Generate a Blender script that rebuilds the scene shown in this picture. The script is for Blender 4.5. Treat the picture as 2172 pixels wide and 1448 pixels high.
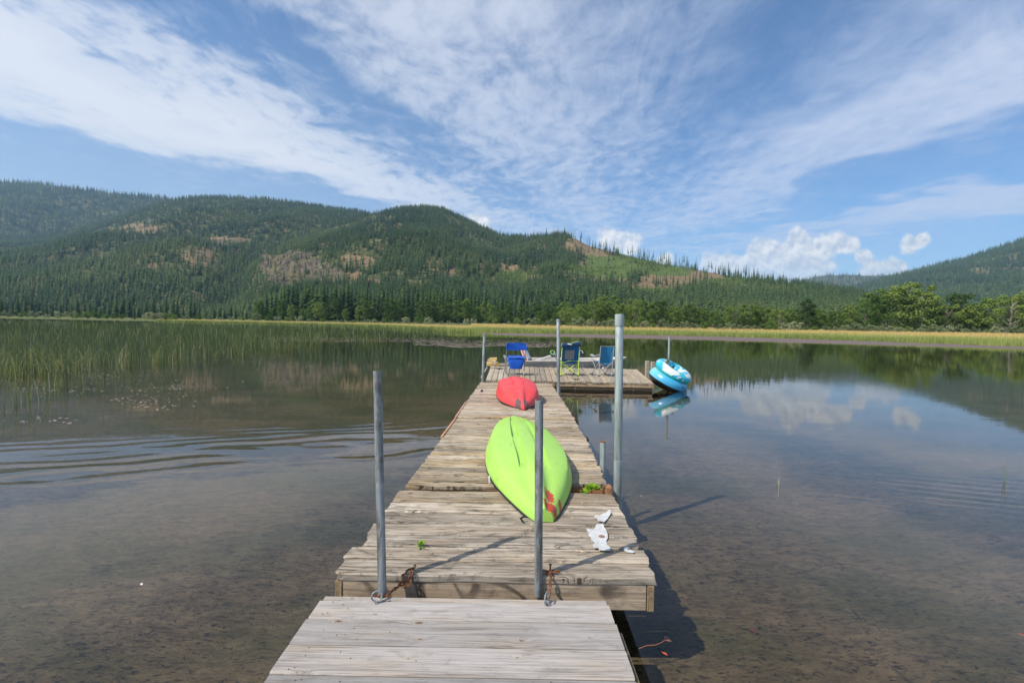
import bpy, math, random
import numpy as np
from mathutils import Vector, Matrix, Euler, noise as mnoise
R = math.radians
for o in list(bpy.data.objects): bpy.data.objects.remove(o)
scene = bpy.context.scene
COL = scene.collection

# ------------------------------------------------------------------ camera
FPX = 1000.0; CX = 1086.0; CY = 724.0
PITCH = math.atan(37/1000.0); ROLL = R(1.0); EYE = 1.85
cam_d = bpy.data.cameras.new("camera"); cam = bpy.data.objects.new("camera", cam_d); COL.objects.link(cam)
cam_d.sensor_width = 36.0; cam_d.lens = 36.0*FPX/2172.0; cam_d.clip_start = 0.05; cam_d.clip_end = 20000
CAMROT = Matrix.Rotation(R(90)-PITCH, 3, 'X') @ Matrix.Rotation(ROLL, 3, 'Z')
cam.matrix_world = Matrix.Translation((0, 0, EYE)) @ CAMROT.to_4x4()
scene.camera = cam
cam_d.dof.use_dof = False

# ------------------------------------------------------------------ view + world + sun
scene.view_settings.view_transform = 'Standard'; scene.view_settings.look = 'None'
scene.view_settings.gamma = 1.0; scene.view_settings.exposure = 0.14
scene.view_settings.use_curve_mapping = False
scene.cycles.max_bounces = 6; scene.cycles.diffuse_bounces = 2; scene.cycles.glossy_bounces = 2; scene.cycles.transmission_bounces = 3
scene.cycles.transparent_max_bounces = 10; scene.cycles.volume_bounces = 0
scene.cycles.use_denoising = True
scene.cycles.use_adaptive_sampling = True; scene.cycles.adaptive_threshold = 0.015
scene.cycles.use_fast_gi = False
SUN_EL = R(50.5)
SUN_TO = Vector((-0.853, -0.522, math.tan(SUN_EL))).normalized()   # from the scene towards the sun
sun_d = bpy.data.lights.new("sun", 'SUN'); sun_d.energy = 4.7; sun_d.angle = R(0.53); sun_d.color = (1.0, 0.925, 0.81)
sun = bpy.data.objects.new("sun", sun_d); COL.objects.link(sun)
sun.rotation_euler = SUN_TO.to_track_quat('Z', 'Y').to_euler()

# ------------------------------------------------------------------ node helper
class NT:
    def __init__(s, tree):
        s.t = tree; s.n = tree.nodes; s.l = tree.links
    def node(s, typ, **kw):
        nd = s.n.new(typ)
        for k, v in kw.items():
            if k.startswith('i_'):
                key = k[2:]
                key = int(key) if key.isdigit() else key.replace('_', ' ')
                s.put(nd.inputs[key], v)
            else: setattr(nd, k, v)
        return nd
    def put(s, sock, v):
        if isinstance(v, bpy.types.NodeSocket): s.l.new(v, sock)
        elif isinstance(v, bpy.types.Node): s.l.new(v.outputs[0], sock)
        else:
            if sock.type == 'RGBA' and not isinstance(v, (int, float)) and len(v) == 3: v = (*v, 1)
            sock.default_value = v
    def m(s, op, a, b=None, c=None, clamp=False):
        nd = s.n.new('ShaderNodeMath'); nd.operation = op; nd.use_clamp = clamp
        s.put(nd.inputs[0], a)
        if b is not None: s.put(nd.inputs[1], b)
        if c is not None: s.put(nd.inputs[2], c)
        return nd.outputs[0]
    def vm(s, op, a, b=None, out=0):
        nd = s.n.new('ShaderNodeVectorMath'); nd.operation = op
        s.put(nd.inputs[0], a)
        if b is not None:
            if op == 'SCALE': s.put(nd.inputs[3], b)
            else: s.put(nd.inputs[1], b)
        return nd.outputs[out]
    def mix(s, f, a, b, blend='MIX'):
        nd = s.n.new('ShaderNodeMix'); nd.data_type = 'RGBA'; nd.blend_type = blend
        s.put(nd.inputs[0], f); s.put(nd.inputs[6], a); s.put(nd.inputs[7], b)
        return nd.outputs[2]
    def ramp(s, f, stops, interp='LINEAR'):
        nd = s.n.new('ShaderNodeValToRGB'); nd.color_ramp.interpolation = interp
        e = nd.color_ramp.elements
        while len(e) < len(stops): e.new(0.5)
        for i, (p, c) in enumerate(stops):
            e[i].position = p
            if isinstance(c, (int, float)): c = (c, c, c)
            e[i].color = (*c, 1)
        s.put(nd.inputs[0], f)
        return nd.outputs[0]
    def sm(s, v, a, b, lo=0.0, hi=1.0):
        nd = s.n.new('ShaderNodeMapRange'); nd.interpolation_type = 'SMOOTHSTEP'
        s.put(nd.inputs[0], v); s.put(nd.inputs[1], a); s.put(nd.inputs[2], b); s.put(nd.inputs[3], lo); s.put(nd.inputs[4], hi)
        return nd.outputs[0]
    def noise(s, vec, scale, detail=4.0, rough=0.5, dist=0.0, out=0):
        nd = s.n.new('ShaderNodeTexNoise')
        s.put(nd.inputs['Vector'], vec); s.put(nd.inputs['Scale'], scale); s.put(nd.inputs['Detail'], detail)
        s.put(nd.inputs['Roughness'], rough); s.put(nd.inputs['Distortion'], dist)
        return nd.outputs[out]
    def scl(s, vec, sx, sy, sz):
        return s.vm('MULTIPLY', vec, (sx, sy, sz))
    def xyz(s, x, y, z=0.0):
        nd = s.n.new('ShaderNodeCombineXYZ'); s.put(nd.inputs[0], x); s.put(nd.inputs[1], y); s.put(nd.inputs[2], z)
        return nd.outputs[0]
    def sep(s, v):
        nd = s.n.new('ShaderNodeSeparateXYZ'); s.put(nd.inputs[0], v); return nd.outputs

world = bpy.data.worlds.new("World"); scene.world = world; world.use_nodes = True
world.cycles.sampling_method = 'MANUAL'; world.cycles.sample_map_resolution = 256
def build_world():
    t = NT(world.node_tree); t.n.clear()
    sky = t.node('ShaderNodeTexSky', sky_type='NISHITA', sun_disc=False)
    sky.sun_elevation = SUN_EL
    sky.sun_rotation = math.atan2(SUN_TO.x, SUN_TO.y)
    sky.altitude = 600; sky.air_density = 1.0; sky.dust_density = 1.2; sky.ozone_density = 2.2
    tc = t.node('ShaderNodeTexCoord')
    D = tc.outputs['Generated']
    x, y, z = t.sep(D)
    yc = t.m('MAXIMUM', y, 0.2); zc = t.m('MAXIMUM', z, 0.03)
    u = t.m('DIVIDE', x, yc); w = t.m('DIVIDE', z, yc)
    # cloud layer plane, seen in perspective
    P = t.xyz(t.m('DIVIDE', x, zc), t.m('DIVIDE', y, zc), 0.0)
    # large scale wobble of the band edges
    wob = t.m('SUBTRACT', t.noise(P, 0.55, 3, 0.5), 0.5)
    wob2 = t.m('SUBTRACT', t.noise(P, 2.2, 4, 0.6), 0.5)
    du = t.m('SUBTRACT', u, 0.20); dw = t.m('SUBTRACT', w, 0.150)
    phi = t.m('DIVIDE', t.m('ARCTAN2', dw, du), math.pi)          # 0 right .. 1 left
    rad = t.m('SQRT', t.m('ADD', t.m('MULTIPLY', du, du), t.m('MULTIPLY', dw, dw)))
    near = t.sm(rad, .75, .10)
    ph = t.m('ADD', phi, t.m('MULTIPLY', t.m('ADD', t.m('MULTIPLY', wob, 0.10), t.m('MULTIPLY', wob2, 0.03)), t.m('ADD', 1.0, t.m('MULTIPLY', near, 1.2))))
    d = lambda a: a/180.0
    band = t.ramp(ph, [(0.0, .25), (d(4), .32), (d(8), .88), (d(11.2), .80), (d(13.5), .12), (d(16.5), .20), (d(20), .84),
                       (d(29), .88), (d(37), .50), (d(48), .16), (d(58), .12), (d(72), .42), (d(92), .62), (d(112), .80), (d(130), .74),
                       (d(142), .58), (d(148), .18), (d(153), .30), (d(157), .68), (d(163), 1.0), (d(165.5), .80), (d(168), .22),
                       (d(173), .15), (1.0, .30)][:32], 'EASE')
    # textures: cloudlets, ripples and fibres
    Pw = t.vm('ADD', P, t.vm('SCALE', t.noise(P, 1.5, 3, 0.5, out=1), 0.35))
    Pr = t.node('ShaderNodeMapping', i_Vector=Pw, i_Rotation=(0, 0, R(18)), i_Scale=(1.35, 0.8, 1)).outputs[0]
    dap = t.noise(Pr, 8.0, 4, 0.58)
    dap2 = t.noise(Pr, 3.0, 4, 0.55)
    fib = t.noise(t.xyz(t.m('MULTIPLY', phi, 15.0), t.m('MULTIPLY', rad, 3.0), 3.0), 1.0, 6, 0.62, 1.1)
    dapw = t.ramp(ph, [(0, 0), (d(18), .25), (d(60), .35), (d(100), .55), (d(135), .8), (d(160), 1), (d(168), .55), (1, 0)])
    dapw = t.m('MAXIMUM', dapw, t.m('MULTIPLY', near, .85))
    tex = t.mix(dapw, t.m('ADD', t.m('MULTIPLY', fib, 0.75), t.m('MULTIPLY', dap, 0.25)), t.m('ADD', t.m('MULTIPLY', dap, 0.68), t.m('MULTIPLY', dap2, 0.32)))
    band = t.mix(t.m('MULTIPLY', near, .75), band, (.52, .52, .52))
    thr = t.m('SUBTRACT', 0.76, t.m('MULTIPLY', band, 0.50))
    width = t.mix(dapw, (.60, .60, .60), (.28, .28, .28))
    cir = t.sm(tex, t.m('SUBTRACT', thr, t.m('MULTIPLY', width, .6)), t.m('ADD', thr, t.m('MULTIPLY', width, .6)))
    cir = t.m('MULTIPLY', cir, t.m('ADD', 0.26, t.m('MULTIPLY', band, 0.72)))
    cir = t.m('MULTIPLY', cir, t.sm(w, 0.02, 0.24, 0.15, 1.0))
    # general milky haze towards the horizon and on the left
    veil = t.m('MULTIPLY', t.sm(u, 0.5, -1.3), t.sm(w, 0.75, 0.15))
    veil = t.m('ADD', t.m('MULTIPLY', veil, 0.66), t.m('MULTIPLY', t.sm(w, .33, 0.0), 0.22))
    skyc = t.mix(1.0, sky.outputs[0], (0.90, 1.17, 1.40), 'MULTIPLY')
    base = t.mix(veil, skyc, (4.7, 6.0, 7.7))
    base = t.mix(t.m('MULTIPLY', cir, .96), base, t.mix(t.sm(u, .5, -.6), (6.3, 6.9, 8.4), (7.8, 8.1, 8.8)))
    # cumulus over the horizon: soft lobes summed, their edges broken by noise
    uw = t.xyz(u, w, 0.0)
    nz = t.vm('SUBTRACT', t.noise(uw, 14.0, 5, 0.6, out=1), (0.5, 0.5, 0.5))
    uwd = t.vm('ADD', uw, t.vm('SCALE', nz, 0.040))
    L1 = [(1692, 508, 26), (1705, 532, 34), (1655, 548, 40), (1614, 528, 24), (1600, 560, 34), (1545, 552, 24), (1512, 556, 26),
          (1565, 570, 26), (1640, 585, 44), (1700, 572, 44), (1760, 514, 32), (1800, 519, 22), (1745, 580, 36), (1830, 546, 17), (1890, 566, 24), (1910, 578, 24), (1850, 580, 30),
          (1290, 508, 30), (1330, 518, 30), (1412, 546, 20), (1925, 514, 24), (1955, 506, 18), (1015, 472, 26)]
    def lobes(vec):
        cur = 0.0
        for (px, py, r) in L1:
            v = CAMROT @ Vector(((px-CX)/FPX, -(py-CY)/FPX, -1)); c = (v.x/v.y, v.z/v.y, 0)
            dd = t.vm('SUBTRACT', vec, c); q = t.vm('DOT_PRODUCT', dd, dd, out=1)
            f = t.m('SUBTRACT', 1.0, t.m('MULTIPLY', q, 1/(r/1000.0*1.45)**2), clamp=True)
            cur = t.m('MULTIPLY_ADD', f, f, cur)
        return cur
    puff = t.noise(uw, 36.0, 5, 0.62)
    f0 = lobes(uwd)
    f1 = t.m('MULTIPLY_ADD', t.m('SUBTRACT', puff, .5), .9, f0)
    puff2 = t.noise(t.vm('ADD', uw, (-0.006, 0.011, 0)), 36.0, 4, 0.6)
    cmask = t.sm(f1, 0.16, 0.70)
    shade = t.sm(t.m('ADD', t.m('MULTIPLY', t.m('SUBTRACT', puff, puff2), 1.6), t.m('MULTIPLY', t.m('MINIMUM', f0, 1.2), -.10)), -0.42, 0.22)
    low = t.sm(w, 0.085, 0.165)
    cc = t.mix(t.m('MULTIPLY', shade, t.m('ADD', .55, t.m('MULTIPLY', low, .45))), (5.7, 6.3, 7.3), (9.9, 9.7, 9.5))
    base = t.mix(t.m('MULTIPLY', cmask, t.m('ADD', 0.55, t.m('MULTIPLY', low, 0.40))), base, cc)
    bg = t.node('ShaderNodeBackground', i_Color=base, i_Strength=0.10)
    out = t.node('ShaderNodeOutputWorld'); t.l.new(bg.outputs[0], out.inputs[0])
build_world()

# ------------------------------------------------------------------ geometry helpers
def ray(px, py):
    v = CAMROT @ Vector(((px-CX)/FPX, -(py-CY)/FPX, -1)); return v/v.y
def P(px, py, z=0.41):
    v = ray(px, py); k = (z-EYE)/v.z; return Vector((v.x*k, v.y*k, z))
def Q(px, py, Y):
    v = ray(px, py); return Vector((v.x*Y, Y, EYE+v.z*Y))
def project(p):
    v = CAMROT.transposed() @ (Vector(p)-Vector((0, 0, EYE)))
    return CX+FPX*v.x/-v.z, CY-FPX*v.y/-v.z
def fbm(x, y, z=0.0, o=4):
    s = 0; a = 1; f = 1
    for _ in range(o):
        s += a*mnoise.noise((x*f, y*f, z+f)); a *= .5; f *= 2.03
    return s

def tag(o, label=None, cat=None, group=None, kind=None):
    if label: o['label'] = label
    if cat: o['category'] = cat
    if group: o['group'] = group
    if kind: o['kind'] = kind
    return o
def empty(name, loc=(0, 0, 0), rz=0.0, label=None, cat=None, group=None):
    o = bpy.data.objects.new(name, None); COL.objects.link(o); o.location = loc; o.rotation_euler = (0, 0, rz)
    o.empty_display_size = .1
    return tag(o, label, cat, group)
def add(name, mesh, mat=None, parent=None, loc=None, rot=None, smooth=False):
    if isinstance(mesh, MB): mesh = mesh.mesh(name, smooth)
    if mat is not None and len(mesh.materials) == 0:
        for mm in (mat if isinstance(mat, (list, tuple)) else [mat]): mesh.materials.append(mm)
    o = bpy.data.objects.new(name, mesh); COL.objects.link(o)
    if parent is not None: o.parent = parent
    if loc is not None: o.location = loc
    if rot is not None: o.rotation_euler = rot
    return o
class MB:
    def __init__(s): s.v = []; s.f = []; s.mi = []; s.k = 0
    def raw(s, vs, fs):
        b = len(s.v); s.v += [tuple(v) for v in vs]; s.f += [tuple(i+b for i in f) for f in fs]; s.mi += [s.k]*len(fs)
        return s
    def box(s, c, d, M=None, bev=0.0):
        x, y, z = [q/2 for q in d]
        if bev <= 0:
            vs = [Vector((sx*x, sy*y, sz*z)) for sz in (-1, 1) for sy in (-1, 1) for sx in (-1, 1)]
            fs = [(0, 2, 3, 1), (4, 5, 7, 6), (0, 1, 5, 4), (2, 6, 7, 3), (0, 4, 6, 2), (1, 3, 7, 5)]
        else:
            ring = lambda zz, b: [Vector((sx*(x-b1), sy*(y-b2), zz)) for sx, sy, b1, b2 in
                                  ((-1, -1, b+bev, b), (1, -1, b+bev, b), (1, -1, b, b+bev), (1, 1, b, b+bev), (1, 1, b+bev, b), (-1, 1, b+bev, b), (-1, 1, b, b+bev), (-1, -1, b, b+bev))]
            vs = ring(-z, bev) + ring(-z+bev, 0) + ring(z-bev, 0) + ring(z, bev)
            fs = [tuple(range(7, -1, -1)), tuple(range(24, 32))]
            for r in range(3):
                for i in range(8): j = (i+1) % 8; fs.append((r*8+i, r*8+j, r*8+8+j, r*8+8+i))
        if M is not None: vs = [M @ v for v in vs]
        c = Vector(c)
        return s.raw([v+c for v in vs], fs)
    def bar(s, a, b, w, h, up=(0, 0, 1)):
        a = Vector(a); b = Vector(b); d = b-a; L = d.length
        if L < 1e-6: return s
        X = d/L; Z = Vector(up); Yv = Z.cross(X)
        if Yv.length < 1e-4: Yv = Vector((0, 1, 0))
        Yv.normalize(); Z = X.cross(Yv)
        M = Matrix((X, Yv, Z)).transposed()
        return s.box((a+b)/2, (L, w, h), M)
    def tube(s, pts, r, n=10, caps=True, closed=False):
        pts = [Vector(p) for p in pts]; N = len(pts)
        rr = r if isinstance(r, (list, tuple)) else [r]*N
        vs = []; prev = None
        for i, p in enumerate(pts):
            if closed: t = pts[(i+1) % N]-pts[i-1]
            else: t = pts[min(i+1, N-1)]-pts[max(i-1, 0)]
            t.normalize()
            if prev is None:
                a = Vector((0, 0, 1)) if abs(t.z) < .9 else Vector((1, 0, 0))
                u = a.cross(t).normalized()
            else:
                u = prev-t*prev.dot(t)
                u = u.normalized() if u.length > 1e-5 else Vector((1, 0, 0))
            prev = u; w = t.cross(u)
            for k in range(n):
                a = 2*math.pi*k/n; vs.append(p+(u*math.cos(a)+w*math.sin(a))*rr[i])
        fs = []
        for i in range(N if closed else N-1):
            for k in range(n):
                j = (i+1) % N; k2 = (k+1) % n
                fs.append((i*n+k, i*n+k2, j*n+k2, j*n+k))
        if caps and not closed:
            fs.append(tuple(range(n-1, -1, -1))); fs.append(tuple((N-1)*n+k for k in range(n)))
        return s.raw(vs, fs)
    def lathe(s, prof, n=20, M=None, c=(0, 0, 0)):
        vs = []; fs = []
        for (r, z) in prof:
            for k in range(n):
                a = 2*math.pi*k/n; v = Vector((r*math.cos(a), r*math.sin(a), z))
                vs.append((M @ v if M is not None else v)+Vector(c))
        for i in range(len(prof)-1):
            for k in range(n):
                k2 = (k+1) % n; fs.append((i*n+k, i*n+k2, (i+1)*n+k2, (i+1)*n+k))
        if prof[0][0] > 1e-6: fs.append(tuple(range(n-1, -1, -1)))
        if prof[-1][0] > 1e-6: fs.append(tuple((len(prof)-1)*n+k for k in range(n)))
        return s.raw(vs, fs)
    def grid(s, fn, nu, nv, cu=False, cv=False, thick=0.0):
        vs = [Vector(fn(i/(nu if cu else nu-1), j/(nv if cv else nv-1))) for i in range(nu) for j in range(nv)]
        fs = []
        for i in range(nu if cu else nu-1):
            for j in range(nv if cv else nv-1):
                a = i*nv+j; b = ((i+1) % nu)*nv+j; c = ((i+1) % nu)*nv+(j+1) % nv; d = i*nv+(j+1) % nv
                fs.append((a, b, c, d))
        if thick and not cu and not cv:      # give a cloth or sheet a back and a rim
            nrm = []
            for i in range(nu):
                for j in range(nv):
                    a = vs[min(i+1, nu-1)*nv+j]-vs[max(i-1, 0)*nv+j]; b = vs[i*nv+min(j+1, nv-1)]-vs[i*nv+max(j-1, 0)]
                    q = a.cross(b); nrm.append(q.normalized() if q.length > 1e-9 else Vector((0, 0, 1)))
            n0 = len(vs); vs += [vs[i]-nrm[i]*thick for i in range(n0)]
            fs += [tuple(n0+q for q in reversed(f)) for f in fs]
            rim = [i*nv for i in range(nu)]+[(nu-1)*nv+j for j in range(1, nv)]+[i*nv+nv-1 for i in range(nu-2, -1, -1)]+[j for j in range(nv-2, 0, -1)]
            for q in range(len(rim)):
                a, b = rim[q], rim[(q+1) % len(rim)]; fs.append((b, a, a+n0, b+n0))
        return s.raw(vs, fs)
    def mesh(s, name='mesh', smooth=False):
        me = bpy.data.meshes.new(name); me.from_pydata([tuple(v) for v in s.v], [], s.f)
        if any(s.mi): me.polygons.foreach_set('material_index', s.mi)
        if smooth:
            me.polygons.foreach_set('use_smooth', [True]*len(me.polygons))
            try: me.set_sharp_from_angle(angle=R(40))
            except Exception: pass
        me.update(); return me
def np_mesh(name, V, F, attrs=None):
    """V (n,3), F (m,k) arrays; all faces have k corners"""
    me = bpy.data.meshes.new(name); V = np.asarray(V, dtype=np.float32); F = np.asarray(F, dtype=np.int32)
    me.vertices.add(len(V)); me.vertices.foreach_set('co', V.ravel())
    k = F.shape[1]; me.loops.add(F.size); me.loops.foreach_set('vertex_index', F.ravel())
    me.polygons.add(len(F)); me.polygons.foreach_set('loop_start', np.arange(0, F.size, k, dtype=np.int32))
    me.update(calc_edges=True)
    for nm, (typ, dom, arr) in (attrs or {}).items():
        a = me.attributes.new(nm, typ, dom)
        a.data.foreach_set('value' if typ in ('FLOAT', 'INT') else 'color' if 'COLOR' in typ else 'vector', np.asarray(arr).ravel())
    return me

# ------------------------------------------------------------------ materials
def mat(name):
    m = bpy.data.materials.new(name); m.use_nodes = True; t = NT(m.node_tree); t.n.clear()
    out = t.node('ShaderNodeOutputMaterial'); return m, t, out
def pbsdf(t, out, col, rough=0.6, metal=0.0, normal=None, **kw):
    b = t.node('ShaderNodeBsdfPrincipled'); t.put(b.inputs['Base Color'], col); t.put(b.inputs['Roughness'], rough)
    t.put(b.inputs['Metallic'], metal)
    if normal is not None: t.put(b.inputs['Normal'], normal)
    for k, v in kw.items(): t.put(b.inputs[k.replace('_', ' ')], v)
    t.l.new(b.outputs[0], out.inputs[0]); return b
def bump(t, h, strength=0.3, dist=0.01):
    nd = t.node('ShaderNodeBump'); t.put(nd.inputs['Strength'], strength); t.put(nd.inputs['Distance'], dist); t.put(nd.inputs['Height'], h)
    return nd.outputs[0]
def objc(t): return t.node('ShaderNodeTexCoord').outputs['Object']
def objrand(t): return t.node('ShaderNodeObjectInfo').outputs['Random']

def wood_mat(name, light, mid, dark, warm, crack=.55, dirt=.5, bumpk=.6, grainy=1.0, knots=1.0, kthr=.55):
    m, t, out = mat(name)
    o = objc(t); rnd = objrand(t)
    off = t.xyz(t.m('MULTIPLY', rnd, 61.0), t.m('MULTIPLY', rnd, 37.0), t.m('MULTIPLY', rnd, 13.0))
    p = t.vm('ADD', o, off)
    # knots: sparse cells, grain bends round them
    kv = t.scl(p, 2.3, 5.5, 2.5)
    vo = t.node('ShaderNodeTexVoronoi', voronoi_dimensions='2D', feature='F1'); t.put(vo.inputs['Vector'], kv); t.put(vo.inputs['Scale'], 1.0)
    t.put(vo.inputs['Randomness'], 1.0)
    kd = t.m('ADD', vo.outputs['Distance'], t.m('MULTIPLY', t.m('SUBTRACT', t.noise(t.scl(p, 16, 40, 16), 1.0, 4, .65), .5), .09)); kr = t.sep(vo.outputs['Color'])[0]; ks = t.sep(vo.outputs['Color'])[1]
    on = t.sm(kr, kthr, kthr+.02)
    kd = t.m('MULTIPLY', kd, t.m('ADD', 1.1, t.m('MULTIPLY', ks, 2.8)))
    near = t.m('MULTIPLY', t.sm(kd, 0.42, 0.0), on)
    x, y, z = t.sep(p)
    gy = t.m('ADD', y, t.m('MULTIPLY', near, 0.030*knots))
    gp = t.xyz(t.m('MULTIPLY', x, 1.3), t.m('MULTIPLY', gy, 27.0), t.m('MULTIPLY', z, 30.0))
    g1 = t.noise(gp, 1.0, 6, 0.62, 0.25)
    gp2 = t.xyz(t.m('MULTIPLY', x, 4.0), t.m('MULTIPLY', gy, 120.0), t.m('MULTIPLY', z, 90.0))
    g2 = t.noise(gp2, 1.0, 4, 0.6)
    big = t.noise(t.scl(p, 1.6, 6.0, 3.0), 1.0, 5, 0.62)
    big2 = t.noise(t.scl(p, 6.5, 15.0, 6.0), 1.0, 6, 0.74, 0.9)
    col = t.ramp(g1, [(0.20, dark), (0.40, mid), (0.64, light)])
    col = t.mix(t.sm(big, 0.45, 0.72, 0, .75), col, warm)
    col = t.mix(t.m('MULTIPLY', t.sm(big2, 0.50, 0.68), dirt), col, t.mix(g2, (.055, .048, .042), (.20, .175, .15)))
    col = t.mix(t.m('MULTIPLY', t.sm(g2, 0.55, 0.36), crack*.8), col, t.vm('SCALE', col, .42))
    thin = t.noise(t.xyz(t.m('MULTIPLY', x, 0.9), t.m('MULTIPLY', gy, 85.0), z), 1.0, 3, 0.5, 0.5)
    cr = t.m('MULTIPLY', t.sm(t.m('ABSOLUTE', t.m('SUBTRACT', thin, 0.5)), 0.018, 0.004), t.sm(big, .38, .6))
    col = t.mix(t.m('MULTIPLY', cr, crack), col, (.035, .028, .022))
    # knot rings and hearts
    ring = t.m('SINE', t.m('MULTIPLY', kd, 95.0))
    kc = t.mix(t.sm(ring, -1, 1), (.17, .105, .06), (.46, .37, .27))
    col = t.mix(t.m('MULTIPLY', t.m('MULTIPLY', t.sm(kd, 0.135, 0.085), on), .7*knots), col, kc)
    col = t.mix(t.m('MULTIPLY', t.m('MULTIPLY', t.sm(kd, 0.045, 0.028), on), .85*knots), col, (.045, .028, .018))
    # per board tone
    hsv = t.node('ShaderNodeHueSaturation'); t.put(hsv.inputs['Color'], col)
    t.put(hsv.inputs['Value'], t.m('ADD', 0.72, t.m('MULTIPLY', t.m('FRACT', t.m('MULTIPLY', rnd, 7.31)), .50)))
    t.put(hsv.inputs['Saturation'], t.m('ADD', 0.80, t.m('MULTIPLY', t.m('FRACT', t.m('MULTIPLY', rnd, 17.7)), .45)))
    h = t.m('ADD', t.m('MULTIPLY', g1, 0.9), t.m('MULTIPLY', g2, 0.5*grainy))
    h = t.m('SUBTRACT', h, t.m('MULTIPLY', cr, 1.2))
    pbsdf(t, out, hsv.outputs[0], 0.82, normal=bump(t, h, bumpk, 0.004), Specular_IOR_Level=0.25)
    return m
W_OLD = wood_mat('weathered_wood', (.57, .485, .375), (.42, .34, .25), (.20, .15, .105), (.47, .335, .20), crack=.9, dirt=.85, bumpk=1.0)
W_RAMP = wood_mat('ramp_wood', (.40, .375, .355), (.35, .325, .305), (.25, .23, .215), (.40, .34, .28), crack=.5, dirt=.30, bumpk=.4, grainy=.5, knots=.8, kthr=.70)
W_PLAT = wood_mat('platform_wood', (.48, .41, .31), (.36, .305, .235), (.17, .14, .105), (.40, .315, .215), crack=.6, dirt=.45, bumpk=.6)
W_FASC = wood_mat('fascia_wood', (.48, .38, .27), (.35, .26, .175), (.15, .11, .075), (.38, .27, .17), crack=.7, dirt=.5, bumpk=.7)
W_RED = wood_mat('reddish_wood', (.46, .235, .125), (.40, .20, .10), (.24, .12, .06), (.44, .25, .14), crack=.4, dirt=.2)
W_END = wood_mat('end_grain_wood', (.40, .29, .17), (.28, .19, .10), (.10, .06, .025), (.48, .35, .18), crack=.6, dirt=.8)
W_FIRE = wood_mat('split_firewood', (.62, .48, .28), (.50, .36, .18), (.28, .18, .09), (.55, .40, .2), crack=.3, dirt=.2, knots=0)
W_DARK = wood_mat('wet_dark_wood', (.10, .08, .055), (.07, .055, .038), (.03, .025, .018), (.10, .075, .04))
W_MOSS = wood_mat('mossy_stringer', (.20, .18, .11), (.13, .12, .065), (.05, .05, .025), (.15, .15, .05))

def simple_mat(name, col, rough=.5, metal=0.0, var=0.12, nscale=8.0, bk=0.0, col2=None, spec=.5, **kw):
    m, t, out = mat(name); o = objc(t)
    n = t.noise(o, nscale, 5, .6)
    c2 = col2 if col2 else tuple(c*(1-var*2) for c in col)
    c1 = tuple(min(1, c*(1+var)) for c in col)
    c = t.ramp(n, [(.3, c2), (.65, c1)])
    pbsdf(t, out, c, rough, metal, normal=bump(t, n, bk, .01) if bk else None, Specular_IOR_Level=spec, **kw)
    return m
def galv_mat(name, tone=1.0, streak=.35, green=0.0):
    m, t, out = mat(name); o = objc(t)
    n = t.noise(t.scl(o, 30, 30, 1.6), 1.0, 5, .6)
    n2 = t.noise(o, 14, 4, .6); n3 = t.noise(t.scl(o, 8, 8, 3), 1.0, 5, .7, .5)
    c = t.ramp(n, [(.35, tuple(q*tone for q in (.17, .19, .20))), (.58, tuple(q*tone for q in (.40, .44, .45)))])
    c = t.mix(t.m('MULTIPLY', t.sm(n3, .47, .60), streak*1.5), c, (.085, .08, .07))
    c = t.mix(t.m('MULTIPLY', t.sm(n2, .5, .7), .3), c, (.30, .36, .34) if green else (.42, .42, .40))
    if green: c = t.mix(green, c, (.33, .46, .38))
    pbsdf(t, out, c, t.m('ADD', .42, t.m('MULTIPLY', n2, .25)), .35, normal=bump(t, n2, .12, .003))
    return m
GALV = galv_mat('galvanised_pipe'); GALV_DARK = galv_mat('dull_galvanised_pipe', .72, .6); GALV_GREEN = galv_mat('greenish_galvanised_pipe', 1.05, .2, .18)
def rust_mat():
    m, t, out = mat('rusty_iron'); o = objc(t); n = t.noise(o, 60, 5, .65)
    c = t.ramp(n, [(.3, (.06, .028, .016)), (.5, (.20, .075, .03)), (.7, (.36, .16, .07))])
    pbsdf(t, out, c, .9, .1, normal=bump(t, n, .6, .002)); return m
RUST = rust_mat()
BLACK = simple_mat('black_rubber', (.02, .02, .022), .55)
DARKVOID = simple_mat('dark_float_foam', (.05, .045, .04), .9)
# ------------------------------------------------------------------ numpy noise
rng = np.random.default_rng(7)
random.seed(7)
_perm = rng.random((512, 512)).astype(np.float64)
def vnoise(x, y):
    xi = np.floor(x).astype(int); yi = np.floor(y).astype(int); fx = x-xi; fy = y-yi
    fx = fx*fx*(3-2*fx); fy = fy*fy*(3-2*fy)
    g = lambda a, b: _perm[a & 511, b & 511]
    return (g(xi, yi)*(1-fx)+g(xi+1, yi)*fx)*(1-fy)+(g(xi, yi+1)*(1-fx)+g(xi+1, yi+1)*fx)*fy
def nfbm(x, y, o=5, gain=.5):
    s = 0; a = 1; t = 0
    for i in range(o):
        s = s+a*(vnoise(x*2.03**i+17*i, y*2.03**i+31*i)-.5); t += a; a *= gain
    return s/t*2
def rays(px, py):
    px = np.asarray(px, float); py = np.asarray(py, float)
    d = np.stack([(px-CX)/FPX, -(py-CY)/FPX, -np.ones_like(px)], -1) @ np.array(CAMROT).T
    return d/d[..., 1:2]
def nproj(p):
    v = (p-np.array([0, 0, EYE])) @ np.array(CAMROT)
    return CX+FPX*v[..., 0]/-v[..., 2], CY-FPX*v[..., 1]/-v[..., 2]
def lerp(x, pts):
    a = np.array(pts, float); return np.interp(x, a[:, 0], a[:, 1])

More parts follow.
